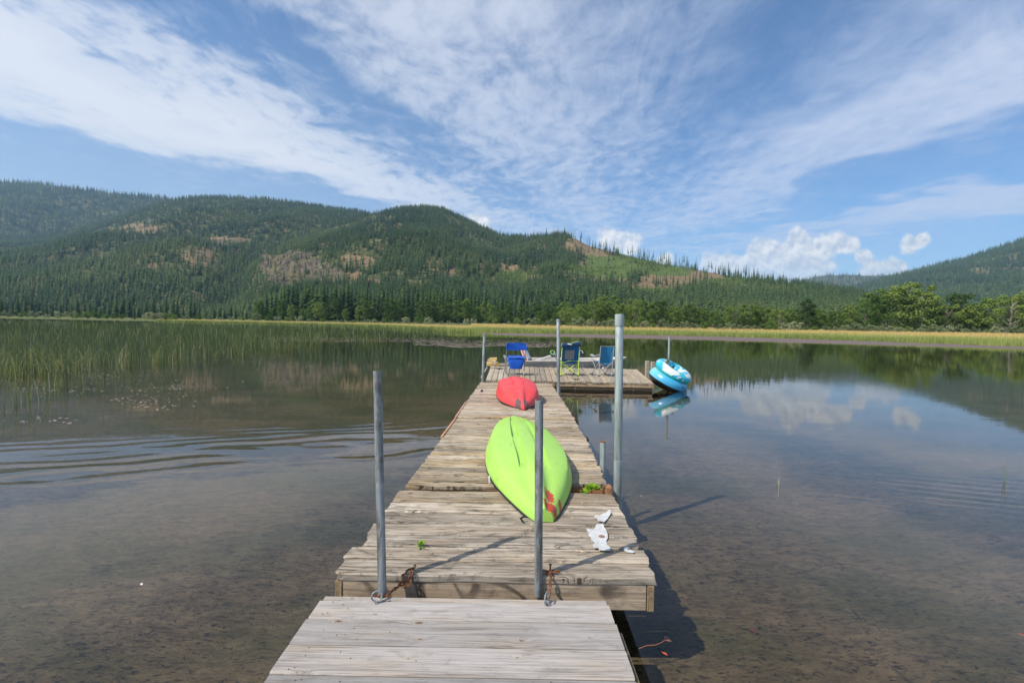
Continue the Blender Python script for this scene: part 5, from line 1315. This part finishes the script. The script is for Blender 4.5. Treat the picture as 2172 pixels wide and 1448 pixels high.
def quad_chair(name, c, rz, tube, W, backtop, fabs, label, arms, lime=False):
    e = empty(name, c, rz, label, 'chair', 'folding chairs on the platform')
    fr = lambda nm, pts, r=.010, mm=tube: add(nm, MB().tube(pts, r, 8).mesh(nm, True), mm, e)
    w = W/2; d = .25; sh = .40
    RF = {(-1, -1): (-w, -d, .015), (1, -1): (w, -d, .015), (-1, 1): (-w*1.05, d, .015), (1, 1): (w*1.05, d, .015)}
    ST = {(-1, -1): (-w, -d+.02, sh), (1, -1): (w, -d+.02, sh), (-1, 1): (-w*1.12, d-.02, sh+.04), (1, 1): (w*1.12, d-.02, sh+.04)}
    for a, b in (((-1, -1), (1, -1)), ((1, -1), (-1, -1)), ((-1, 1), (1, 1)), ((1, 1), (-1, 1)), ((-1, -1), (-1, 1)), ((-1, 1), (-1, -1)), ((1, -1), (1, 1)), ((1, 1), (1, -1))):
        fr('cross_brace', [RF[a], ST[b]], .009)
    for s in (-1, 1):
        fr('back_post', [(s*w, -d, .015), (s*w*1.0, -d-.01, sh), (s*w*.99, -d-.09, backtop)], .011)
        fr('arm_post', [ST[(s, 1)], (s*w*1.22, d-.01, .60)], .010)
    for (sx, sy), p in RF.items():
        f = MB(); f.box((p[0], p[1], .014), (.045, .045, .028), None, .008); add('foot', f, BLACK, e)
    bk, st, low = fabs
    H0 = sh+.0
    def back(u, v):
        a = (u-.5)*2; ww = w*(1-.0*v); pinch = 1-.14*math.exp(-((v-.42)/.16)**2) if not lime else 1
        return (a*ww*pinch, -d-.01-.085*v+.07*(1-a*a)*(1-.3*v), H0-.04*(1-a*a)*(1-v)+(backtop-H0+(.0 if not lime else 0))*v-.012*(1-a*a)*v)
    bo = add('backrest', MB().grid(back, 15, 13, thick=.008).mesh('backrest', True), bk, e)
    def seat(u, v): a = (u-.5)*2; return (a*w*(1+.12*v), -d+.02+(2*d-.04)*v, sh+.04*v-.07*(1-a*a)*(1-.4*v))
    add('seat', MB().grid(seat, 11, 7, thick=.008).mesh('seat', True), st, e)
    e.scale = (1.12,)*3
    return e, fr, back
c = P(1205, 797, ZP)
e, fr, back = quad_chair('green_framed_chair', c+Vector((.0, .25, 0)), R(9), LIME, .51, .90, (NAVYB, NAVY, NAVY), 'large camping chair with lime green frame and grey mesh back, middle of three', None, True)
def meshp(u, v): a = (u-.5)*2; q = back(.5+a*.27-.04, .20+.50*v); return (q[0], q[1]-.014, q[2])
add('mesh_panel', MB().grid(meshp, 9, 7, thick=.004).mesh('mesh_panel', True), MESHG, e)
def pil(u, v):     # folded-over headrest, higher on the right
    a = 2*math.pi*v; x = (u-.5)*.54; up = .045*max(0, math.sin((u-.35)*3.4)) if u > .35 else 0; rr = .055+.012*math.sin(u*8)
    return (x, -.34+rr*.8*math.cos(a), .865+up+rr*1.05*math.sin(a))
pm = MB().grid(pil, 15, 12, cv=True); pm.f.append(tuple(range(12))); pm.f.append(tuple(14*12+k for k in range(11, -1, -1))); pm.mi += [0, 0]
add('headrest', pm.mesh('headrest', True), NAVY, e)
fr('piping', [(-.27, -.33, .86), (-.27, -.33, .925), (-.15, -.335, .925), (-.02, -.335, .925), (.08, -.335, .955), (.18, -.335, .98), (.26, -.335, .95), (.275, -.335, .88)], .006)
m = MB(); m.box((-.06, -.398, .905), (.12, .008, .035), Matrix.Rotation(.12, 3, 'Y'), .003); add('white_tag', m, WHITEP, e)
for s in (-1, 1):
    x0 = s*.265
    def arm(u, v): return (x0+s*(.05+.03*v)+s*.045*(u-.5)*2*1.0, -.28+.50*u*1.0+.0*v, .60-.05*math.sin(u*3.14)+.02*v)
    def arm(u, v): return (x0+s*(.02+.12*v), -.30+.55*u, .64-.07*math.sin(u*3.0)+.015*math.cos(v*3))
    add('armrest', MB().grid(arm, 9, 5, thick=.012).mesh('armrest', True), NAVY, e)
    fr('piping', [(x0+s*.02, -.30, .65), (x0+s*.10, -.15, .60), (x0+s*.15, .0, .575), (x0+s*.15, .25, .62)], .006)
    cx = x0+s*.165 if s < 0 else x0+s*.10
    cup = MB(); M = Matrix.Rotation(R(62 if s < 0 else 70), 3, 'X') @ Matrix.Rotation(R(0), 3, 'Y')
    cup.lathe([(.052, -.05), (.058, 0), (.050, .0), (.04, -.02), (.0005, -.022)], 18, M, (cx-.03*(s < 0), -.08, .655)); add('cup_holder', cup.mesh('cup_holder', True), NAVYB, e)
    rim = MB(); rim.tube([Vector((cx-.03*(s < 0), -.08, .655))+M @ Vector((.060*math.cos(t), .060*math.sin(t), .0)) for t in [2*math.pi*k/20 for k in range(20)]], .008, 6, closed=True); add('cup_rim', rim.mesh('cup_rim', True), LIME if s < 0 else WHITEP, e)
    if s < 0:
        m = MB(); m.grid(lambda u, v: (-.335+.075*u*(1-.6*v), -.02, .52-.20*v), 3, 4, thick=.05); add('side_pocket', m, NAVYB, e)
fr('piping', [(-.25, -.27, .40), (-.12, -.24, .385), (-.08, -.235, .425), (.05, -.235, .43), (.2, -.25, .42), (.25, -.27, .42)], .006)
fr('strap', [(.09, -.25, .36), (.13, -.26, .335), (.20, -.26, .37)], .016, NAVY)
c = P(1286, 797.5, ZP)
e, fr, back = quad_chair('teal_folding_chair', c+Vector((-.09, .25, 0)), R(12), GREYT, .40, .86, (TEAL, TEAL, TEAL), 'plain teal camping chair with grey frame, rightmost of three', None)
fr('piping', [(-.20, -.348, .862), (-.1, -.335, .855), (0, -.33, .85), (.1, -.335, .855), (.20, -.348, .865)], .006)
for s in (-1, 1):
    x0 = s*.205
    def arm(u, v): return (x0+s*(.0+.09*v), -.27+.50*u, .60-.035*math.sin(u*3.0)+(.02 if u < .1 else 0))
    add('armrest', MB().grid(arm, 9, 4, thick=.02).mesh('armrest', True), GREYT if s < 0 else TEAL, e)

# ------------------------------------------------------------------ aluminium boat behind the platform, with a tilted outboard
def alu_mat():
    m, t, out = mat('dull_boat_aluminium'); o = objc(t); n = t.noise(t.scl(o, 2, 8, 12), 1.0, 5, .65); n2 = t.noise(o, 3, 4, .6)
    c = t.ramp(n, [(.3, (.34, .32, .285)), (.6, (.52, .495, .45))]); c = t.mix(t.sm(n2, .5, .75, 0, .6), c, (.50, .45, .38))
    pbsdf(t, out, c, .55, .25, normal=bump(t, n, .2, .004)); return m
ALU = alu_mat(); ALU_IN = simple_mat('boat_inside_paint', (.62, .56, .49), .6, nscale=4, col2=(.5, .45, .39))
sN = Q(1112, 770, 18.1); bN = Q(1329, 758, 18.8)
boat = empty('aluminium_boat', (sN.x, 18.75, -.03), math.atan2(bN.y+.1-18.75, bN.x-sN.x), 'low aluminium motor boat moored behind the platform, bow to the right', 'boat')
BL_ = (bN.x-sN.x); st = []
for i in range(25):
    s = i/24; x = BL_*s; t_ = max(0, (s-.55)/.45)
    wt = .74*(1-t_**2.4)+.02; wb = .56*(1-t_**1.9)+.01; zt = .47+.03*math.sin(s*3)+.14*t_**1.6; zb = -.06+.64*max(0, (s-.70)/.30)**1.5
    st.append((x, wt, wb, zt, zb))
m = MB(); vs = []
for (x, wt, wb, zt, zb) in st:
    zm = zb+(zt-zb)*.55; wm = wb+(wt-wb)*.62
    vs += [(x, -wt, zt), (x, -wt+.004, zt-.05), (x, -wm-.012, zm+.012), (x, -wm, zm-.012), (x, -wb, zb), (x, wb, zb), (x, wm, zm), (x, wt, zt), (x, wt-.025, zt), (x, wm-.02, zm), (x, wb-.03, zb+.03), (x, -wb+.03, zb+.03), (x, -wm+.02, zm), (x, -wt+.025, zt)]
nv = 14; fs = [(i*nv+k, i*nv+(k+1) % nv, (i+1)*nv+(k+1) % nv, (i+1)*nv+k) for i in range(24) for k in range(nv)]
fs.append(tuple(range(nv-1, -1, -1))); m.raw(vs, fs)
hull = add('hull', m, ALU, boat); fix_normals(hull)
m = MB(); m.box((.02, 0, .20), (.04, 1.36, .50), None, .01); add('transom', m, ALU, boat)
for s in (-1, 1):
    m = MB(); m.tube([(x, s*(wt+.004), zt+.006) for (x, wt, wb, zt, zb) in st], .022, 7); add('gunwale', m.mesh('gunwale', True), ALU_IN, boat)
for x in (.75, 1.9, 2.9):
    m = MB(); m.box((x, 0, .36), (.30, 1.28 if x < 2.5 else 1.1, .05), None, .01); m.box((x, 0, .18), (.26, 1.1 if x < 2.5 else .9, .32), None, .01); add('bench', m, ALU_IN, boat)
m = MB(); m.grid(lambda u, v: (3.3+.62*u, (v-.5)*2*.60*(1-.75*u**1.5), .51+.05*u), 6, 6, thick=.02); add('bow_deck', m, ALU_IN, boat)
m = MB(); m.box((.28, -.705, .36), (.24, .008, .06), None, .002); add('registration_sticker', m, simple_mat('orange_sticker', (.75, .38, .06), .5, nscale=30, col2=(.45, .38, .20)), boat)
# thin seam ribs
for x in (1.0, 2.25, 2.9):
    m = MB(); m.box((x, -.70, .30), (.02, .05, .30), None, .004); add('rib', m, ALU, boat)
motor = empty('outboard_motor', (sN.x+.12, 18.6, .46), R(0), 'grey tilted outboard motor with an orange stripe behind the blue chair', 'outboard motor')
motor.scale = (1.2, 1.2, 1.2)
SILV = simple_mat('silver_grey_cowl', (.42, .45, .47), .35, .1, var=.05); ORG = simple_mat('orange_stripe', (.80, .14, .05), .45, var=.04); DGR = simple_mat('dark_grey_plastic', (.05, .055, .06), .5)
Mt = Matrix.Rotation(R(-24), 3, 'Y')
def cowl(u, v):
    a = 2*math.pi*v; z = u; w_ = .125*(1-.28*z**2); d_ = .17*(1-.2*z); k = 1 if 0 < u < 1 else .75
    x = w_*k*math.copysign(abs(math.cos(a))**.6, math.cos(a)); y = d_*k*math.copysign(abs(math.sin(a))**.6, math.sin(a))
    p = Mt @ Vector((x, y, z*.44)); return (p.x+.03, p.y, p.z-.02)
cm = MB().grid(cowl, 12, 20, cv=True); cm.f.append(tuple(range(19, -1, -1))); cm.f.append(tuple(11*20+k for k in range(20))); cm.mi += [0, 0]
add('cowling', cm.mesh('cowling', True), SILV, motor)
m = MB(); 
for (xx, w_, mm) in ((-.055, .05, ORG), (.0, .03, WHITEP), (-.10, .03, WHITEP)):
    k = MB(); p = Mt @ Vector((xx*.85, -.166, .20)); M2 = Mt @ Matrix.Rotation(R(-3), 3, 'X'); k.box((p.x+.03, p.y-.002, p.z-.02), (w_, .012, .37), M2, .003); add('stripe', k, mm, motor)
k = MB(); p = Mt @ Vector((0, 0, -.02)); k.box((p.x+.03, 0, p.z-.02), (.27, .32, .06), Mt, .01); add('lower_cowl', k, DGR, motor)
k = MB(); k.bar((.0, 0, .0), (-.58, .02, -.02), .09, .12); add('shaft_leg', k, SILV, motor)
k = MB(); k.raw([(-.55, -.02, -.10), (-.74, -.02, .14), (-.79, -.02, .12), (-.68, -.02, -.14), (-.55, .02, -.10), (-.74, .02, .14), (-.79, .02, .12), (-.68, .02, -.14)], [(0, 1, 2, 3), (7, 6, 5, 4), (0, 4, 5, 1), (1, 5, 6, 2), (2, 6, 7, 3), (3, 7, 4, 0)]); o = add('skeg', k, SILV, motor)
k = MB()
for a in range(3):
    t0 = a*2.094; k.grid(lambda u, v: (-.63+.05*(v-.5)*math.cos(u), .13*u*math.cos(t0)+.05*(v-.5)*-math.sin(t0)*1.6, -.08+.13*u*math.sin(t0)+.05*(v-.5)*math.cos(t0)*1.6), 4, 4, thick=.006)
add('propeller', k, SILV, motor)
# grey folded seat lying in the boat, its back propped up
seat = empty('boat_seat', Q(1150, 767, 18.7)-Vector((0, 0, .03)), R(3), 'folded grey boat seat with red underside lying in the boat behind the chairs', 'seat')
VIN = simple_mat('pale_grey_vinyl', (.44, .42, .41), .55, var=.06)
k = MB(); k.bar((-.30, 0, .02), (.34, 0, .25), .42, .085); add('seat_back', k, VIN, seat)
k = MB(); k.bar((-.24, 0, -.01), (.26, 0, .05), .40, .04); add('underside', k, simple_mat('dull_red_vinyl', (.30, .05, .05), .6), seat)
k = MB(); k.box((.22, 0, .0), (.34, .42, .08), Matrix.Rotation(R(14), 3, 'Y'), .02); add('cushion', k, VIN, seat)
# bow rope with a white float
rp = MB(); a = Q(1279, 781, 17.3); b = Q(1312, 763, 18.3); pts = [a.lerp(b, t/8)+Vector((0, 0, -.03*math.sin(t/8*3.14))) for t in range(9)]
rope = empty('mooring_rope', a, 0, 'dark mooring rope running from the boat bow to a small white float', 'rope')
add('cord', MB().tube([p-a for p in pts], .016, 6).mesh('cord', True), simple_mat('grey_rope', (.20, .19, .2), .9), rope)
k = MB(); k.lathe([(.0005, -.035), (.03, -.02), (.038, 0), (.03, .02), (.0005, .035)], 12); add('float', k.mesh('float', True), WHITEP, rope)

# ------------------------------------------------------------------ firewood at the platform corner
def log(px_, py_, Y, L, r_, rz, tilt, label, split=False, seed=0, zlift=0):
    rr = random.Random(seed); m = MB(); N = 14; rad = [r_*rr.uniform(.88, 1.08) for _ in range(N)]
    if split: rad = [q*(.55 if 3 < i < 9 else 1) for i, q in enumerate(rad)]
    vs = []
    for j in range(5):
        for k in range(N): a = 6.283*k/N; vs.append((L*(j/4-.5), rad[k]*math.cos(a)*(1+.03*rr.random()), rad[k]*math.sin(a)))
    fs = [(j*N+k, j*N+(k+1) % N, (j+1)*N+(k+1) % N, (j+1)*N+k) for j in range(4) for k in range(N)]; fs += [tuple(range(N-1, -1, -1)), tuple(4*N+k for k in range(N))]
    m.raw(vs, fs); m.mi = [0]*(4*N)+[1, 1]
    q = Q(px_, py_, Y); o = add('firewood_log', m, [W_FIRE if split else BARK_PALE, W_FIRE]); o.location = (q.x, Y, q.z); o.rotation_euler = (0, tilt, rz); fix_normals(o)
    return tag(o, label, 'log', 'firewood logs at the platform corner')
Yw = 17.0
log(1044, 771.5, Yw, 0.391, 0.086, .15, 0, 'split firewood log at the bottom left of the small pile', True, 1)
log(1043, 766, Yw+.02, 0.299, 0.081, -.1, .05, 'middle split firewood log in the small pile', True, 2)
log(1046, 761.5, Yw+.05, 0.276, 0.063, .1, -.05, 'topmost flat firewood log of the small pile', True, 3)
log(1053, 772, Yw-.25, 0.391, 0.094, 1.75, 0, 'round firewood log with its pale cut end facing the camera', False, 4)
log(1060, 773.5, Yw-.02, 0.391, 0.057, .15, 0, 'thin grey firewood stick pointing right from the pile', False, 5)
for n_, (px_, py_, s) in enumerate(()): pass

# ------------------------------------------------------------------ inflatable tubes over the far pole
def tube_lower_mat():
    m, t, out = mat('blue_and_black_tube'); o = objc(t); x, y, z = t.sep(o)
    a = t.m('ARCTAN2', y, x)
    f = t.sm(t.m('ADD', z, t.m('MULTIPLY', t.m('SINE', t.m('MULTIPLY', a, 2.0)), .015)), -.045, -.035)
    g = t.sm(t.m('SINE', t.m('ADD', t.m('MULTIPLY', a, 1.0), .6)), -.8, .9)
    blue = t.mix(g, (.05, .36, .62), (.22, .58, .78)); c = t.mix(f, (.012, .012, .014), blue)
    pbsdf(t, out, c, .28, Specular_IOR_Level=.5, Coat_Weight=.3); return m
def tube_upper_mat():
    m, t, out = mat('patterned_turquoise_tube'); o = objc(t); x, y, z = t.sep(o)
    a = t.m('ARCTAN2', y, x); rad = t.m('SQRT', t.m('ADD', t.m('MULTIPLY', x, x), t.m('MULTIPLY', y, y)))
    top = t.sm(z, -.02, -.005)
    v = t.node('ShaderNodeTexVoronoi', feature='F1', voronoi_dimensions='2D'); t.put(v.inputs['Vector'], t.xyz(t.m('MULTIPLY', a, 2.6), t.m('MULTIPLY', rad, 9.0))); t.put(v.inputs['Scale'], 1.0)
    cr, cg, cb = t.sep(v.outputs['Color'])
    col = t.ramp(cr, [(0, (.02, .38, .60)), (.30, (.03, .50, .62)), (.58, (.66, .72, .72)), (.68, (.02, .42, .58)), (.76, (.50, .62, .30)), (.84, (.60, .70, .72)), (.90, (.01, .20, .38)), (1, (.02, .40, .62))], 'CONSTANT')
    st = t.sm(t.m('ABSOLUTE', t.m('SINE', t.m('ADD', t.m('MULTIPLY', rad, 70), t.m('MULTIPLY', a, 9)))), .86, .92)
    col = t.mix(t.m('MULTIPLY', st, t.sm(cg, .55, .56)), col, (.82, .84, .84))
    c = t.mix(top, (.015, .42, .40), col)
    pbsdf(t, out, c, .28, Specular_IOR_Level=.5, Coat_Weight=.3); return m
def tube(name, cen, nrm, Rmaj, rmin, flat, m_, label, spin=0):
    q = Vector(nrm).normalized().to_track_quat('Z', 'Y'); e = empty(name, cen, 0, label, 'inflatable tube', 'inflatable tubes on the far pole'); e.rotation_euler = (q.to_matrix() @ Matrix.Rotation(spin, 3, 'Z')).to_euler()
    def f(u, v):
        a = 2*math.pi*u; b = 2*math.pi*v; w_ = 1+.012*math.cos(a*12)*(1 if math.cos(b) < 0 else .3); rr = Rmaj+rmin*math.cos(b)*w_
        return (rr*math.cos(a), rr*math.sin(a), rmin*flat*math.sin(b))
    add('ring', MB().grid(f, 72, 26, cu=True, cv=True).mesh('ring', True), m_, e); return e
nrm = (.40, -.30, .87)
t1 = tube('blue_black_tube', Q(1416.5, 806, 14.05), (.36, -.20, .9), .35, .235, 1.0, tube_lower_mat(), 'lower inflatable tube, light blue above and black below, leaning over the water')
for a in (-2.1, -.75, .4):
    k = MB(); rr = .35+.235*math.cos(.25); k.lathe([(.022, -.004), (.022, .006), (.0005, .008)], 12, Matrix.Rotation(a, 3, 'Z') @ Matrix.Rotation(R(80), 3, 'Y')); o = add('valve', k, BLACK, t1); o.location = (rr*math.cos(a), rr*math.sin(a), .235*math.sin(.25))
t2 = tube('patterned_tube', Q(1428, 787, 14.0), nrm, .40, .165, .95, tube_upper_mat(), 'upper turquoise inflatable tube with white and yellow wave pattern', .6)
for a in (2.6, .9):
    k = MB(); k.tube([(.29*math.cos(a)-.05, .29*math.sin(a), .12), (.30*math.cos(a)-.03, .30*math.sin(a), .20), (.30*math.cos(a)+.03, .30*math.sin(a), .20), (.29*math.cos(a)+.05, .29*math.sin(a), .12)], .012, 7); add('handle', k.mesh('handle', True), BLACK, t2)

# ------------------------------------------------------------------ under water: sunken twigs and leaves
m = MB(); rr = random.Random(3)
for _ in range(380):
    x = rr.uniform(1.2, 7.5) if rr.random() < .62 else rr.uniform(-6, -1.3); y = rr.uniform(1.2, 8); L_ = rr.uniform(.015, .08)*(1.5 if rr.random() < .15 else 1); a = rr.gauss(-.5, .7)
    m.bar((x, y, -.165), (x+L_*math.cos(a), y+L_*math.sin(a), -.160), rr.uniform(.002, .006), .004)
tag(add('sunken_twigs', m, W_DARK), 'dark sunken twigs and bark bits scattered over the lake bed', 'twigs', kind='stuff')
PINKR = simple_mat('pinkish_stem', (.50, .20, .14), .7)
c = P(1418, 1352, -.02); e = empty('water_lily_stem', c, 0, 'pinkish submerged leaf on a long curved stem near the ramp', 'water plant')
pts = [P(1355, 1375, -.06), P(1372, 1368, -.03), P(1390, 1367, -.02), P(1403, 1362, -.02), P(1413, 1355, -.02)]
add('stem', MB().tube([p-c for p in pts], .0022, 6).mesh('stem', True), PINKR, e)
k = MB(); L_ = [P(1408, 1348, -.02), P(1412, 1346, -.02), P(1420, 1352, -.02), P(1424, 1359, -.02), P(1414, 1358, -.02), P(1409, 1354, -.02)]; k.raw([p-c for p in L_]+[p-c-Vector((0, 0, .002)) for p in L_], [(0, 1, 2, 3, 4, 5), (11, 10, 9, 8, 7, 6)]+[(i, (i+1) % 6, 6+(i+1) % 6, 6+i) for i in range(6)])
add('leaf', k, simple_mat('pink_leaf', (.42, .22, .20), .7), e)
for (px_, py_, cc, lab) in ((1410, 1385, (.95, .16, .03), 'small bright orange leaf under water beside the ramp'), (2166, 1345, (.6, .12, .06), 'small red leaf under water at the right edge'), (1597, 1336, (.25, .03, .03), 'dark red leaf on the lake bed right of the dock'), (300, 1238, (.75, .72, .68), 'tiny white leaf floating left of the dock')):
    q = P(px_, py_, -.02 if 'floating' not in lab else .006); k = MB(); k.raw([(-.022, 0, 0), (0, .009, .001), (.022, 0, 0), (0, -.009, .001), (0, 0, -.003)], [(0, 3, 2, 1), (0, 1, 4), (1, 2, 4), (2, 3, 4), (3, 0, 4)])
    tag(add('leaf', k, simple_mat('leaf_colour', cc, .6), loc=q, rot=(0, 0, 2.3)), lab, 'leaf')
# ------------------------------------------------------------------ air
HAZE = 8e-5
if HAZE:
    m, t, out = mat('pale_blue_air')
    v = t.node('ShaderNodeVolumePrincipled'); v.inputs['Color'].default_value = (.45, .72, 1.0, 1); v.inputs['Density'].default_value = HAZE; v.inputs['Anisotropy'].default_value = .1
    t.l.new(v.outputs[0], out.inputs['Volume'])
    b = MB(); b.box((0, 2600, 545), (12000, 6400, 1100)); tag(add('haze', b, m), 'thin bluish summer haze filling the valley', 'haze', kind='stuff')
